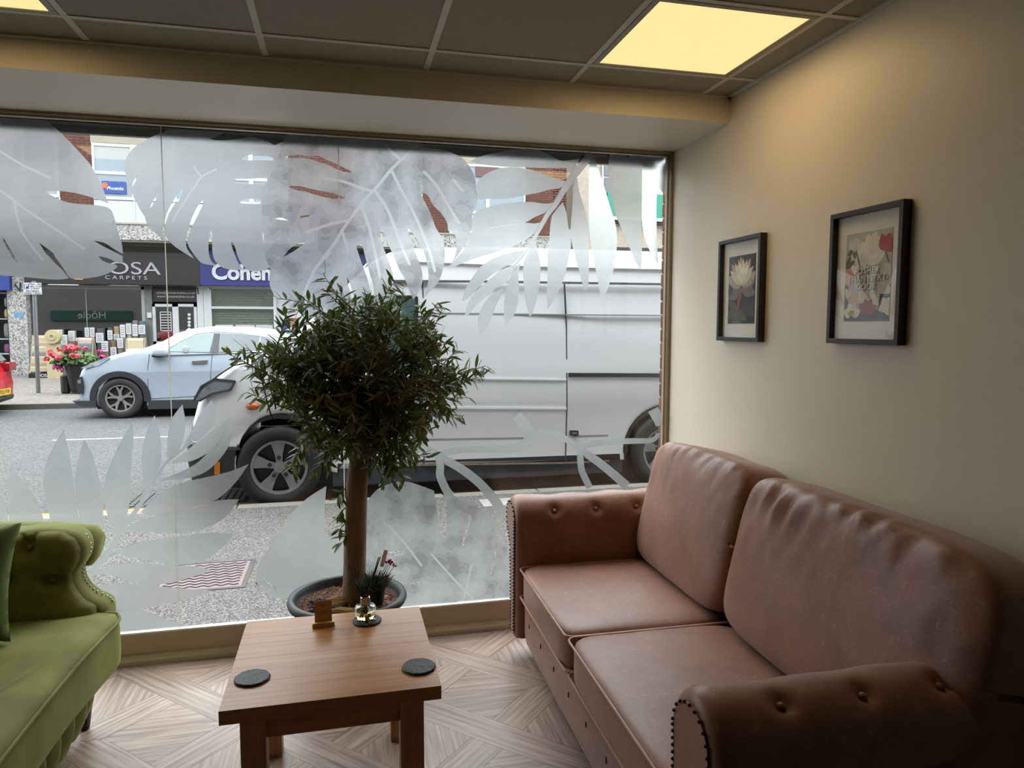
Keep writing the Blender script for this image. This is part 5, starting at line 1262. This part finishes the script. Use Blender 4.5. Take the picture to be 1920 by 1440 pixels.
tube(bm, pts, [.095, .095, .092, .08, .05], 20); obj('arm_roll', bm, m_vel, o, smooth=True)
bts = [(-1.49, .66), (-1.315, .66), (-1.14, .66), (-1.40, .56), (-1.225, .56)]
q0 = onY(50, 1030, 2.93); bts = [(q0.x, q0.z), (q0.x - .17, q0.z), (q0.x - .34, q0.z), (q0.x - .085, q0.z - .12), (q0.x - .255, q0.z - .12), (q0.x + .07, q0.z - .13)]
XE = [(.44, -.93), (.475, -.94), (.5, -.975), (.535, -1.0), (.57, -1.015), (.61, -1.015), (.65, -.99), (.70, -.982), (.74, -.998), (.78, -1.05)]
def xedge(z):
    for (a, xa), (b_, xb) in zip(XE, XE[1:]):
        if z <= b_: return xa + (xb - xa) * max(0, (z - a)) / (b_ - a)
    return XE[-1][1]
bm = B(); rows = []; N1, N2 = 90, 60
for i in range(N1 + 1):
    row = []
    for j in range(N2 + 1):
        z = .44 + .335 * j / N2; x = -1.62 + (xedge(z) + 1.62) * i / N1
        e = min(1, i / 10, (N1 - i) / 16, (N2 - j) / 12); b_ = .052 * math.sqrt(max(0, 1 - (1 - e) ** 2))
        for (u, w) in bts: d = math.hypot(x - u, z - w); b_ -= .045 * math.exp(-(d / .03) ** 2) + .012 * math.exp(-(d / .075) ** 2)
        for (u, w) in bts[:3]:     # pleats fanning to the roll
            for s in (-1, 1):
                ln = abs((x - u) - s * .5 * (z - w)); 
                if z > w: b_ -= .010 * math.exp(-(ln / .010) ** 2)
        row.append(bm.verts.new((gx(x), gy(2.968) - max(b_, -.002), z)))
    rows.append(row)
for a, b_ in zip(rows, rows[1:]):
    for j in range(N2): bm.faces.new((a[j], a[j + 1], b_[j + 1], b_[j]))
tp = obj('tufted_panel', bm, m_vel, gs, smooth=True)
for (u, w) in bts:
    bm = B(); bmesh.ops.create_uvsphere(bm, u_segments=10, v_segments=6, radius=.01); q = obj('button', bm, m_vel, tp, smooth=True); q.location = (gx(u), gy(2.96), w)
bm = B()
edge = smooth_loop([(-.99, .735), (-.975, .69), (-.985, .65), (-1.005, .61), (-1.005, .57), (-.99, .535), (-.96, .505), (-.92, .48), (-.905, .46)], 5, 179, False)
for (x, z) in edge[::2]: bmesh.ops.create_icosphere(bm, subdivisions=1, radius=.0045, matrix=Matrix.Translation((gx(x) + .008, gy(3.035), z)))
obj('nail_heads', bm, mat('silver_stud', (196, 196, 190), .25, .8), o, smooth=True, kind='stuff')
obj('backrest', superbox(.2, 1.75, .6, 5, 8), m_vel, gs, smooth=True).location = (gx(-1.72), gy(2.12), .6)
# scatter cushion
pil = B(); N = 40; rows = {0: [], 1: []}
for s in (0, 1):
    for i in range(N + 1):
        row = []
        for j in range(N + 1):
            a, b_ = -1 + 2 * i / N, -1 + 2 * j / N
            px_, pz_ = a * .21 * (1 - .10 * (1 - b_ * b_) * abs(a)), b_ * .2 * (1 - .10 * (1 - a * a) * abs(b_))
            th = .085 * (max(0, (1 - a ** 4) * (1 - b_ ** 4))) ** .5 + .004 * noise.noise((a * 4, b_ * 4, s))
            row.append(pil.verts.new((px_, (-1 if s == 0 else 1) * th, pz_)))
        rows[s].append(row)
for s in (0, 1):
    for a, b_ in zip(rows[s], rows[s][1:]):
        for j in range(N): pil.faces.new((a[j], a[j + 1], b_[j + 1], b_[j]))
bmesh.ops.remove_doubles(pil, verts=pil.verts[:], dist=.0006); bmesh.ops.recalc_face_normals(pil, faces=pil.faces[:])
o = obj('scatter_cushion', pil, velvet('dark_green_velvet', (58, 66, 34), (80, 90, 48)), None, smooth=True)
o.location = (-1.315, 2.70, .682); o.rotation_euler = (math.radians(-14), math.radians(4), math.radians(8)); tag(o, 'dark green velvet scatter cushion on the green sofa', 'cushion')

# =================================================================== COFFEE TABLE
m_tab = wood('oak_table', (130, 86, 50), (162, 114, 70), (180, 132, 86), .36, (1.0, 24, 24), .08, tone=.03, wave=.03, soft=.7)
m_tabv = wood('oak_table_upright', (140, 98, 62), (168, 126, 84), (184, 142, 100), .45, (22, 22, 1.0), .12, tone=.06)
TZ = .47; tx0, tx1, ty0, ty1 = -.353, .277, 2.052, 2.68
tb = thing('coffee_table', 'square oak coffee table in front of the olive tree', 'table', ((tx0 + tx1) / 2, (ty0 + ty1) / 2, 0))
hx, hy = (tx1 - tx0) / 2, (ty1 - ty0) / 2
ws = [-hy, -hy + .155, -hy + .32, -hy + .48, hy]
for a, b_ in zip(ws, ws[1:]): obj('top_board', bx(-hx, hx, a + .0002, b_ - .0002, TZ - .042, TZ), m_tab, tb, bevel=.0006)
lw = .072
for sx in (-1, 1):
    for sy in (-1, 1):
        x, y = sx * (hx - .085), sy * (hy - .075); obj('leg', bx(x - lw / 2, x + lw / 2, y - lw / 2, y + lw / 2, 0, TZ - .042), m_tabv, tb, bevel=.003)
for sy in (-1, 1): obj('apron', bx(-hx + .12, hx - .12, sy * (hy - .075) - .012, sy * (hy - .075) + .012, TZ - .13, TZ - .042), m_tab, tb, bevel=.002)
for sx in (-1, 1): obj('apron', bx(sx * (hx - .085) - .012, sx * (hx - .085) + .012, -hy + .11, hy - .11, TZ - .13, TZ - .042), m_tab, tb, bevel=.002)

m_slate = mat('slate', (42, 46, 50), .55, var=.2, scale=14, bump=.5, bscale=40)
def coaster(label, x, y, seed):
    random.seed(seed); n = 48; bm = B(); rr = [.0535 + random.uniform(-.0016, .0012) for _ in range(n)]
    R = [[bm.verts.new((r * k * math.cos(2 * pi * i / n), r * k * math.sin(2 * pi * i / n), z + (random.uniform(-.0008, .0008) if 0 < z < .008 else 0))) for i, r in enumerate(rr)] for k, z in ((.97, 0), (1.0, .003), (.975, .0065), (.94, .008))]
    for a, b_ in zip(R, R[1:]):
        for i in range(n): bm.faces.new((a[i], a[(i + 1) % n], b_[(i + 1) % n], b_[i]))
    bm.faces.new(R[0][::-1]); bm.faces.new(R[-1]); o = obj('slate_coaster', bm, m_slate, None); o.location = (x, y, TZ); tag(o, label, 'coaster', 'round slate coasters')
coaster('round slate coaster at the near left of the coffee table', -.283, 2.226, 1)
coaster('round slate coaster at the near right corner of the coffee table', .222, 2.181, 2)
coaster('round slate coaster under the reed diffuser bottle', .075, 2.583, 3)
random.seed(11)
# reed diffuser
df = thing('reed_diffuser', 'clear glass reed diffuser with chrome collar and black reeds', 'diffuser', (.070, 2.583, TZ + .008))
n_ = NB('clear_bottle_glass'); g = n_.n('BsdfGlass'); g.inputs['IOR'].default_value = 1.45; g.inputs[0].default_value = (.98, 1, .99, 1); n_.l(g.outputs[0], n_.out.inputs[0])
bm = B(); lathe(bm, [(0, 0), (.034, 0), (.0375, .003), (.0375, .048), (.034, .054), (.014, .056), (.014, .062), (.0115, .062), (.0115, .054), (.031, .051), (.0345, .047), (.0345, .009), (.032, .007), (0, .007)], 40); obj('bottle', bm, n_.m, df, smooth=True)
n_ = NB('pale_oil'); g = n_.n('BsdfGlass'); g.inputs['IOR'].default_value = 1.36; g.inputs[0].default_value = (.97, .93, .72, 1); n_.l(g.outputs[0], n_.out.inputs[0])
bm = B(); lathe(bm, [(0, .0074), (.032, .0074), (.0342, .0094), (.0342, .033), (0, .033)], 40); obj('oil', bm, n_.m, df, smooth=False)
bm = B(); lathe(bm, [(.0125, .054), (.0175, .054), (.0175, .085), (.0155, .0865), (.0125, .085), (.0125, .054)], 32, cap=False); obj('collar', bm, m_chrome, df, smooth=False)
for (u, v) in ((653, 1060), (663, 1062), (710, 1045), (713, 1044), (700, 1075)):
    p = onY(u, v, 2.6); bm = B(); a = Vector((p.x - .07, p.y - 2.583, p.z - TZ - .008)); b_ = Vector((-a.x * .28, -a.y * .3, .012)); tube(bm, [b_, a], .0019, 8); obj('reed', bm, mat('black_reed', (18, 16, 16), .7), df)
# card in a little wooden block
cdh = thing('card_holder', 'small wooden block holding an upright kraft card', 'card holder', (-.079, 2.575, TZ), math.radians(2))
m_kr = mat('kraft_card', (176, 134, 84), .8, var=.05)
obj('block', bx(-.0385, .0385, -.013, .013, 0, .017), wood('pale_block', (176, 142, 98), (196, 162, 116), (208, 176, 130), .5), cdh, bevel=.001)
o = obj('card', bx(-.030, .030, -.0006, .0006, .004, .092), m_kr, cdh); o.rotation_euler = (math.radians(-4), 0, 0)
bm = B()
for k, (w, z) in enumerate(((.004, .072), (.018, .054), (.014, .050), (.010, .046))): box(bm, -w, w, -.0011, -.0005, z, z + (.006 if k == 0 else .0012))
q = obj('card_print', bm, mat('card_ink', (126, 92, 58), .8), o)

# =================================================================== PICTURES
m_frame = mat('black_frame', (24, 25, 28), .4, var=.05)
m_mount = mat('white_mount', (226, 224, 216), .8, var=.02)
def picture(label, yc, zc, bgc):
    t = thing('framed_print', label, 'picture', (WX, yc, zc), -pi / 2)
    hw, hh, fw, d = .1655, .2215, .017, .032
    bm = B(); prism(bm, [(-hw, -hh), (hw, -hh), (hw, hh), (-hw, hh)], lambda a, b_: (a, -d, b_), lambda a, b_: (a, -.001, b_), [[(-hw + fw, -hh + fw), (hw - fw, -hh + fw), (hw - fw, hh - fw), (-hw + fw, hh - fw)]]); obj('frame', bm, m_frame, t, bevel=.0012)
    obj('mount', bx(-hw + fw, hw - fw, -.010, -.002, -hh + fw, hh - fw), m_mount, t)
    pr_ = obj('print', bx(-.104, .104, -.0112, -.0095, -.146, .146), bgc, t)
    obj('glass', bx(-hw + fw, hw - fw, -.0215, -.0200, -hh + fw, hh - fw), pane('picture_glass', (1, 1, 1, 1), .0, k=.4), t)
    return t, pr_
def blob(bm, cx, cz, rx, rz, n, y, jit=.12, rot=0):
    vs = []
    for i in range(n):
        a = 2 * pi * i / n; k = 1 + random.uniform(-jit, jit); x, z = rx * k * math.cos(a), rz * k * math.sin(a); vs.append((cx + x * math.cos(rot) - z * math.sin(rot), cz + x * math.sin(rot) + z * math.cos(rot)))
    prism(bm, vs, lambda a, b_: (a, y, b_), None)
def clipx(v, lim): return max(-lim, min(lim, v))
LAYER = [0]
def paint(pr_, name, shapes, m):
    bm = B()
    for s in shapes:
        LAYER[0] += 1; y = -.0114 - .00002 * LAYER[0]
        vs = [(clipx(x, .104), clipx(z, .146)) for x, z in s]
        try: prism(bm, vs, lambda a, b_, y=y: (a, y, b_), None)
        except Exception: pass
    return obj(name, bm, m, pr_)
def petal(cx, cz, L, W, ang, n=10):
    r = []
    for i in range(n):
        t = i / (n - 1); r.append((t * L, W * math.sin(pi * t ** .8) * .5))
    r += [(x, -z) for x, z in reversed(r[1:-1])]
    return [(cx + x * math.cos(ang) - z * math.sin(ang), cz + x * math.sin(ang) + z * math.cos(ang)) for x, z in r]
def pm(name, c): return mat(name, c, .75, var=.16, scale=26)
random.seed(3)
t, pr_ = picture('framed print of one pale bloom on dark ground, nearer the window', 2.758, 1.711, mat('dark_print', (70, 68, 72), .7, var=.35, scale=9))
LAYER[0] = 0
paint(pr_, 'painted_petals', [petal(.0, .0, .115, .05, math.radians(a)) for a in (20, 160, 200, -10)], pm('shade_petal', (130, 124, 116)))
paint(pr_, 'painted_petals', [petal(.0, .015, .13, .055, math.radians(a)) for a in (25, 60, 95, 130, 160)], pm('ivory_petal_dark', (176, 170, 152)))
paint(pr_, 'painted_petals', [petal(.0, .02, .115, .04, math.radians(a)) for a in (40, 70, 85, 105, 120, 145)], pm('ivory_petal', (212, 206, 186)))
paint(pr_, 'painted_petals', [petal(.0, .03, .09, .028, math.radians(a)) for a in (55, 80, 100, 125)], pm('ivory_petal_light', (230, 226, 210)))
paint(pr_, 'painted_stem', [[(-.035, -.09), (-.02, -.085), (.012, .0), (-.006, .004), (-.03, -.05)]], pm('rust_stem', (150, 108, 88)))
paint(pr_, 'painted_leaves', [petal(-.03, -.09, .09, .04, math.radians(a)) for a in (150, 200, 250, 290, 330)], pm('grey_leaf', (104, 106, 100)))
paint(pr_, 'painted_leaves', [petal(.06, -.11, .07, .03, math.radians(a)) for a in (60, 110, 150, 20)] + [petal(-.08, -.02, .05, .04, 2.0)], pm('grey_leaf_dark', (88, 88, 90)))
t, pr_ = picture('framed floral print with raised lettering, nearer the camera', 2.006, 1.716, mat('pale_print', (176, 178, 174), .7, var=.12, scale=9))
LAYER[0] = 0
paint(pr_, 'painted_ground', [[(-.104, -.146), (.104, -.146), (.104, -.03), (.06, -.045), (.0, -.05), (-.06, -.04), (-.104, -.02)]], pm('print_dark_ground', (64, 60, 62)))
paint(pr_, 'painted_blooms', [petal(-.08, -.02, .10, .07, math.radians(a)) for a in (-60, -20, 20, 60, 100)], pm('blush_bloom', (196, 164, 146)))
paint(pr_, 'painted_blooms', [petal(.01, .0, .12, .06, math.radians(a)) for a in (-150, -110, -70, -30, 10, 50, 90, 130)], pm('grey_bloom', (188, 186, 174)))
paint(pr_, 'painted_blooms', [petal(.0, .04, .1, .05, math.radians(a)) for a in (30, 60, 90, 120, 150)] + [petal(.02, .1, .045, .04, math.radians(a)) for a in (0, 70, 140, 210, 280)], pm('white_bloom', (216, 214, 204)))
paint(pr_, 'painted_blooms', [petal(-.065, .09, .045, .035, math.radians(a)) for a in (40, 80, 120)], pm('white_bud', (204, 204, 196)))
paint(pr_, 'painted_stem', [[(-.06, .092), (-.052, .09), (-.03, .03), (-.036, .03)], petal(-.07, .09, .03, .02, 3.6), petal(-.066, .088, .03, .016, 5.0), petal(-.1, .03, .05, .018, 1.2), petal(-.1, .03, .05, .018, .6), [(.074, .075), (.08, .075), (.096, .04), (.09, .04)]], pm('print_stem', (92, 100, 86)))
paint(pr_, 'painted_blooms', [petal(.078, .075, .06, .045, math.radians(a)) for a in (40, 75, 110)], pm('rose_bud', (170, 84, 88)))
paint(pr_, 'painted_blooms', [petal(.005, -.12, .05, .036, math.radians(a)) for a in (30, 65, 100, 140)] , pm('dark_rose', (136, 62, 64)))
paint(pr_, 'painted_blooms', [petal(-.065, -.125, .045, .035, math.radians(a)) for a in (20, 70, 110, 160)] + [petal(.09, -.1, .035, .03, math.radians(a)) for a in (60, 120, 200, 300)] + [petal(-.09, -.07, .04, .014, math.radians(a)) for a in (60, 100)] + [petal(-.03, -.06, .035, .012, math.radians(a)) for a in (70, 110)], pm('white_flower', (206, 204, 192)))
o = paint(pr_, 'painted_blooms', [petal(-.065, -.128, .022, .02, math.radians(a)) for a in (60, 100, 140)], pm('yellow_heart', (176, 146, 62)))
m_ltr = mat('silver_lettering', (206, 204, 198), .35, var=.05); m_lsh = mat('lettering_shadow', (70, 66, 64), .7)
for s, z, w in (('POSHER', .018, 1.0), ('THAN NEXT', -.008, 1.0), ('DOOR', -.034, 1.0)):
    text_on('print_lettering', s, .0285, m_lsh, pr_, (.0012, -.0138, z - .0016), spacing=1.12, bold=.0006)
    text_on('print_lettering', s, .0285, m_ltr, pr_, (0, -.0141, z), spacing=1.12, bold=.0003)

# =================================================================== OLIVE TREE IN ITS POT
PX_, PY_ = .010, 3.105
tree = thing('olive_tree', 'olive tree with round crown in a dark grey plastic pot', 'potted tree', (PX_, PY_, 0))
m_pot = mat('anthracite_pot', (28, 30, 33), .5, var=.08)
bm = B(); lathe(bm, [(.165, 0), (.172, .01), (.205, .3), (.214, .325), (.235, .335), (.25, .35), (.256, .365), (.25, .382), (.236, .386), (.226, .378), (.222, .36), (.205, .3), (.19, .28), (0, .28)], 56); obj('pot', bm, m_pot, tree, smooth=True)
n_ = NB('bark_mulch'); b = n_.bsdf(.95); v = n_.coords(shift=False); vo = n_.n('TexVoronoi'); vo.inputs['Scale'].default_value = 90; n_.l(v, vo.inputs[0]); sc_ = n_.n('SeparateColor'); n_.l(vo.outputs['Color'], sc_.inputs[0])
n_.l(n_.ramp(sc_.outputs[0], [(.0, lin((46, 32, 26))), (.5, lin((88, 62, 48))), (1, lin((140, 106, 84)))]), b.inputs[0]); n_.bump(sc_.outputs[0], b, .8, .01)
bm = B(); rows = []
for i in range(15):
    r = .218 * i / 14; rows.append([bm.verts.new((r * math.cos(2 * pi * k / 48), r * math.sin(2 * pi * k / 48), .338 + .012 * (1 - (r / .218) ** 2) + .006 * noise.noise((r * 40 * math.cos(2 * pi * k / 48), r * 40 * math.sin(2 * pi * k / 48), 1)))) for k in range(48)])
for a, b_ in zip(rows, rows[1:]):
    for k in range(48):
        try: bm.faces.new((a[k], a[(k + 1) % 48], b_[(k + 1) % 48], b_[k]))
        except ValueError: pass
bmesh.ops.remove_doubles(bm, verts=bm.verts[:], dist=1e-6); obj('mulch', bm, n_.m, tree, kind='stuff')
bm = B(); random.seed(5)
for k in range(700):
    a, r = random.uniform(0, 2 * pi), .21 * math.sqrt(random.random()); c = Vector((r * math.cos(a), r * math.sin(a), .348 + .012 * (1 - (r / .21) ** 2)))
    d = Vector((random.uniform(-1, 1), random.uniform(-1, 1), random.uniform(-.2, .4))).normalized(); L = random.uniform(.008, .022); tube(bm, [c - d * L / 2, c + d * L / 2], random.uniform(.0012, .003), 4)
obj('bark_chips', bm, mat('bark_chip', (120, 88, 68), .9, var=.5, scale=40), tree, kind='stuff')
m_bark = mat('olive_bark', (116, 96, 76), .9, var=.3, scale=16, bump=.7, bscale=40, stretch=(1, 1, .35))
T0 = lambda u, v, y: onY(u, v, y) - Vector((PX_, PY_, 0))
tr_pts = [Vector((.03, -.02, .30)), T0(664, 1100, 3.08), T0(665, 1050, 3.08), T0(667, 980, 3.08), T0(669, 915, 3.07), T0(674, 860, 3.06), T0(684, 800, 3.04), T0(692, 750, 3.02)]
sm = []
for a, b_ in zip(tr_pts, tr_pts[1:]):
    for k in range(5): sm.append(a.lerp(b_, k / 5))
sm.append(tr_pts[-1]); nS = len(sm); bm = B()
rad = [(.052 - .014 * (i / nS)) if i < nS * .68 else (.052 - .014 * .68) * (1 - .8 * (i / nS - .68) / .32) for i in range(nS)]; rad[0] = .06; tube(bm, sm, rad, 20)
for v in bm.verts: v.co += Vector((1, 1, 0)) * .003 * noise.noise((v.co.x * 30, v.co.y * 30, v.co.z * 12))
obj('trunk', bm, m_bark, tree, smooth=True)
# crown: branch tips sampled inside the crown, plus the stray sprigs
hull = [(470, 668), (500, 625), (540, 575), (600, 545), (650, 555), (700, 550), (752, 545), (800, 572), (835, 610), (850, 660), (868, 705), (862, 755), (830, 795), (800, 840), (760, 880), (715, 890), (650, 890), (600, 872), (575, 830), (560, 790), (515, 760), (490, 720)]
def inside(x, y):
    c = False; n = len(hull)
    for i in range(n):
        (x1, y1), (x2, y2) = hull[i], hull[i - 1]
        if (y1 > y) != (y2 > y) and x < (x2 - x1) * (y - y1) / (y2 - y1) + x1: c = not c
    return c
random.seed(21); tips = []
while len(tips) < 300:
    u, v = random.uniform(465, 875), random.uniform(540, 895)
    if not inside(u, v): continue
    du, dv = (u - 690) / 215, (v - 725) / 185; r2 = min(1, du * du + dv * dv); dy = .34 * math.sqrt(1 - r2 * .85); y = 3.06 + random.uniform(-1, 1) * dy
    y = min(y, 3.39); tips.append((u, v, y, False))
for (u, v) in ((428, 664), (462, 735), (440, 672), (520, 560), (560, 560), (606, 512), (640, 545), (604, 540), (742, 528), (755, 545), (700, 556), (820, 568), (832, 575), (848, 640), (858, 655), (852, 690), (893, 690), (910, 686), (905, 705), (878, 745), (870, 780), (862, 790), (806, 860), (780, 870), (760, 900), (545, 880), (548, 892), (560, 860), (470, 700), (450, 655), (500, 660), (840, 720), (862, 726), (590, 885), (735, 905), (720, 905)): tips.append((u, v, random.uniform(2.95, 3.15), True))
for (u, v) in ((632, 940), (634, 975), (630, 1000), (640, 1020)): tips.append((u, v, 3.06, 'low'))
m_twig = mat('olive_twig', (98, 84, 66), .85, var=.2); m_leaf = NB('olive_leaf')
b = m_leaf.bsdf(.45, 0, .4); oi = m_leaf.n('ObjectInfo'); v = m_leaf.coords(shift=False); f = m_leaf.noise(v, 14, 3)
geo = m_leaf.n('NewGeometry'); top = m_leaf.ramp(f, [(.3, lin((60, 64, 44))), (.7, lin((92, 98, 66)))]); mixr = m_leaf.n('MixRGB'); m_leaf.l(geo.outputs['Backfacing'], mixr.inputs[0]); m_leaf.l(top, mixr.inputs[1]); mixr.inputs[2].default_value = lin((118, 122, 106)); m_leaf.l(mixr.outputs[0], b.inputs[0])
trl = m_leaf.n('BsdfTranslucent'); trl.inputs[0].default_value = lin((124, 150, 60)); ms = m_leaf.n('MixShader'); ms.inputs[0].default_value = .16; m_leaf.l(b.outputs[0], ms.inputs[1]); m_leaf.l(trl.outputs[0], ms.inputs[2]); m_leaf.l(ms.outputs[0], m_leaf.out.inputs[0])
LP = [(0, 0), (.18, .36), (.42, .5), (.68, .42), (.88, .18), (1, 0)]
def leaf_verts(c, d, up, L, W):
    d = d.normalized(); sd = d.cross(up).normalized(); nn = sd.cross(d); vs = []
    for (t, w) in LP: vs.append((c + d * t * L - nn * .12 * L * t * t, sd * w * W, nn * .12 * W))
    mid = [a for a, s, n in vs]; lt = [a + s + n * 1 for a, s, n in vs[1:-1]]; rt = [a - s + n for a, s, n in vs[1:-1]]
    return mid, lt, rt
def leaf_add(bm, *a):
    mid, lt, rt = leaf_verts(*a); M = [bm.verts.new(p) for p in mid]; Lv = [bm.verts.new(p) for p in lt]; Rv = [bm.verts.new(p) for p in rt]; n = len(Lv)
    for S, fl in ((Lv, 0), (Rv, 1)):
        fs = [(M[0], M[1], S[0])] + [(M[i + 1], M[i + 2], S[i + 1], S[i]) for i in range(n - 1)] + [(M[n], M[n + 1], S[n - 1])]
        for q in fs: bm.faces.new(q if fl else q[::-1])
bml = B(); leaf_add(bml, Vector((0, 0, 0)), Vector((1, 0, 0)), Vector((0, 0, 1)), 1.0, .25); lme = bpy.data.meshes.new('olive_leaf'); bml.to_mesh(lme); bml.free(); lme.materials.append(m_leaf.m)
for p in lme.polygons: p.use_smooth = True
bmt, bmf = B(), B(); solo = 0
trunk_axis = [p + Vector((0, 0, 0)) for p in sm]
CEN = T0(688, 740, 3.05)
for k in range(16):                      # main limbs
    a = 2 * pi * k / 16 + random.uniform(-.2, .2); q = CEN + Vector((.30 * math.cos(a), .17 * math.sin(a), random.uniform(-.16, .26)))
    s0 = trunk_axis[int(len(trunk_axis) * random.uniform(.62, .97))]; m_ = s0.lerp(q, .5) + Vector((0, 0, .05))
    tube(bmt, [s0, s0.lerp(m_, .6) + Vector((0, 0, .01)), m_, m_.lerp(q, .6), q], [.012, .01, .008, .006, .003], 6, False)
for (u, v, y, stray) in tips:
    tip = T0(u, v, y)
    if stray == 'low': s0 = T0(655, v - 25, 3.07)
    else:
        inw = (CEN - tip); dl = inw.length; inw.normalize()
        rnd = Vector((random.uniform(-1, 1), random.uniform(-1, 1), random.uniform(-1, .5))).normalized()
        k_ = .45 if stray else .9
        s0 = tip + (inw + rnd * k_).normalized() * min(dl * .9 + .08, random.uniform(.18, .30))
    mid = s0.lerp(tip, .55) + Vector((random.uniform(-.04, .04), random.uniform(-.03, .03), random.uniform(-.01, .05)))
    path = []; nseg = 8
    for k in range(nseg + 1):
        t = k / nseg; q = s0 * (1 - t) ** 2 + mid * 2 * t * (1 - t) + tip * t * t
        q.y = min(q.y, 3.42 - PY_); path.append(q)
    L = (tip - s0).length; tube(bmt, path, [.0028 * (1 - .75 * k / nseg) + .0006 for k in range(nseg + 1)], 5, False)
    start = .12 if stray != 'low' else .3
    nl = 20 if stray != 'low' else 10
    for k in range(nl):
        t = start + (1 - start) * (k + random.random()) / nl; i = min(nseg - 1, int(t * nseg)); p = path[i].lerp(path[i + 1], t * nseg - i); ax = (path[i + 1] - path[i]).normalized()
        x, yv = frame_of(ax); a = random.uniform(0, 2 * pi); d = (ax * random.uniform(.3, 1.1) + (x * math.cos(a) + yv * math.sin(a)) + Vector((0, 0, random.uniform(-.35, .15)))).normalized()
        if p.y + PY_ + d.y * .07 > 3.455: d.y = -abs(d.y)
        LL, WW = random.uniform(.042, .074), random.uniform(.012, .019); up_ = Vector((random.uniform(-.7, .7), random.uniform(-1.0, .4), 1)).normalized()
        if abs(d.dot(up_)) > .95: up_ = Vector((1, 0, 0))
        if solo < 298 and (stray and k > 7 or p.y + PY_ < 2.76):
            solo += 1; o = bpy.data.objects.new('leaf', lme); COL.objects.link(o); o.parent = tree
            sd = d.cross(up_).normalized(); nn = sd.cross(d)
            m4 = Matrix(((d.x, -sd.x, nn.x, p.x), (d.y, -sd.y, nn.y, p.y), (d.z, -sd.z, nn.z, p.z), (0, 0, 0, 1))); o.matrix_local = m4 @ Matrix.Diagonal((LL, WW / .25, LL, 1))
        else: leaf_add(bmf, p, d, up_, LL, WW)
obj('twigs', bmt, m_twig, tree, smooth=True, kind='stuff'); obj('foliage', bmf, m_leaf.m, tree, smooth=True, kind='stuff')

# small flowering plant set on the soil
sp_ = thing('small_flower_pot', 'small black pot of grey green foliage with pink blooms inside the tree pot', 'potted plant', (.118, 3.035, .354))
bm = B(); lathe(bm, [(.036, 0), (.04, .003), (.051, .072), (.055, .074), (.055, .082), (.048, .082), (.046, .07), (0, .068)], 28); obj('pot', bm, mat('black_plastic_small', (24, 25, 26), .5), sp_, smooth=False)
bm = B(); random.seed(9)
for k in range(420):
    a, r = random.uniform(0, 2 * pi), random.uniform(0, 1) ** .6; d = Vector((r * math.cos(a) * .9, r * math.sin(a) * .9, random.uniform(.35, 1))).normalized(); p = Vector((.04 * r * math.cos(a), .04 * r * math.sin(a), .07)); q = p + d * random.uniform(.03, .085)
    tube(bm, [p, p.lerp(q, .5) + Vector((0, 0, .006)), q], [.0011, .0018, .0005], 4)
obj('foliage', bm, mat('dianthus_leaf', (74, 88, 72), .7, var=.25), sp_, kind='stuff')
for k, (u, v) in enumerate(((726, 1053), (734, 1056), (740, 1060), (731, 1052))):
    q = onY(u, v, 3.03) - Vector(sp_.location); bm = B(); petal_ball(bm, q, .0085, 14); obj('flower', bm, mat('dianthus_pink', (176, 44, 92), .6, var=.2), sp_)
    bm = B(); tube(bm, [(.02, 0, .08), (q.x * .7, q.y * .6, q.z * .75), q], .0012, 5); obj('flower_stem', bm, mat('dianthus_leaf', (74, 88, 72), .7), sp_)
q = onY(721, 1042, 3.06) - Vector(sp_.location); bm = bx(-.009, .009, -.0004, .0004, -.05, .026); o = obj('plant_label', bm, mat('plant_label', (222, 204, 198), .5, var=.12, scale=40), sp_); o.location = q; o.rotation_euler = (.1, .25, .2)
# dried lavender
lv = thing('lavender_bunch', 'bunch of dried lavender lying on the soil of the tree pot', 'dried flowers', (-.06, 3.03, .358)); random.seed(4)
bm = B(); bh = B()
for k in range(46):
    o_ = random.uniform(-.028, .028); z = random.uniform(.004, .028); a, b_ = Vector((.075 + random.uniform(-.02, .03), .055 + o_, z)), Vector((-.03 + random.uniform(-.02, .02), .0 + o_ * 1.1, z + .004)); tube(bm, [a, b_], .0013, 4)
    d = (b_ - a).normalized() + Vector((random.uniform(-.2, .2), random.uniform(-.2, .2), random.uniform(-.05, .25)))
    for s in range(6): bmesh.ops.create_icosphere(bh, subdivisions=1, radius=random.uniform(.0028, .0045), matrix=Matrix.Translation(b_ + d * (.008 * s) + Vector((random.uniform(-.003, .003), random.uniform(-.003, .003), 0))))
obj('stems', bm, mat('dry_stem', (176, 148, 108), .85, var=.2), lv, kind='stuff'); obj('flower_heads', bh, mat('lavender_head', (66, 60, 84), .85, var=.3), lv, kind='stuff')
st = thing('straw_bundle', 'bundle of dry straw stalks lying at the front of the tree pot', 'dried stalks', (.03, 2.945, .356)); bm = B()
for k in range(40):
    y = random.uniform(-.02, .02); z = random.uniform(.0, .016); tube(bm, [(-.075 + random.uniform(-.02, .02), y + .03, z + .004), (0, y, z + .006), (.085 + random.uniform(-.02, .02), y + .012, z)], .0012, 4)
obj('stalks', bm, mat('dry_stem', (176, 148, 108), .85, var=.2), st, kind='stuff')
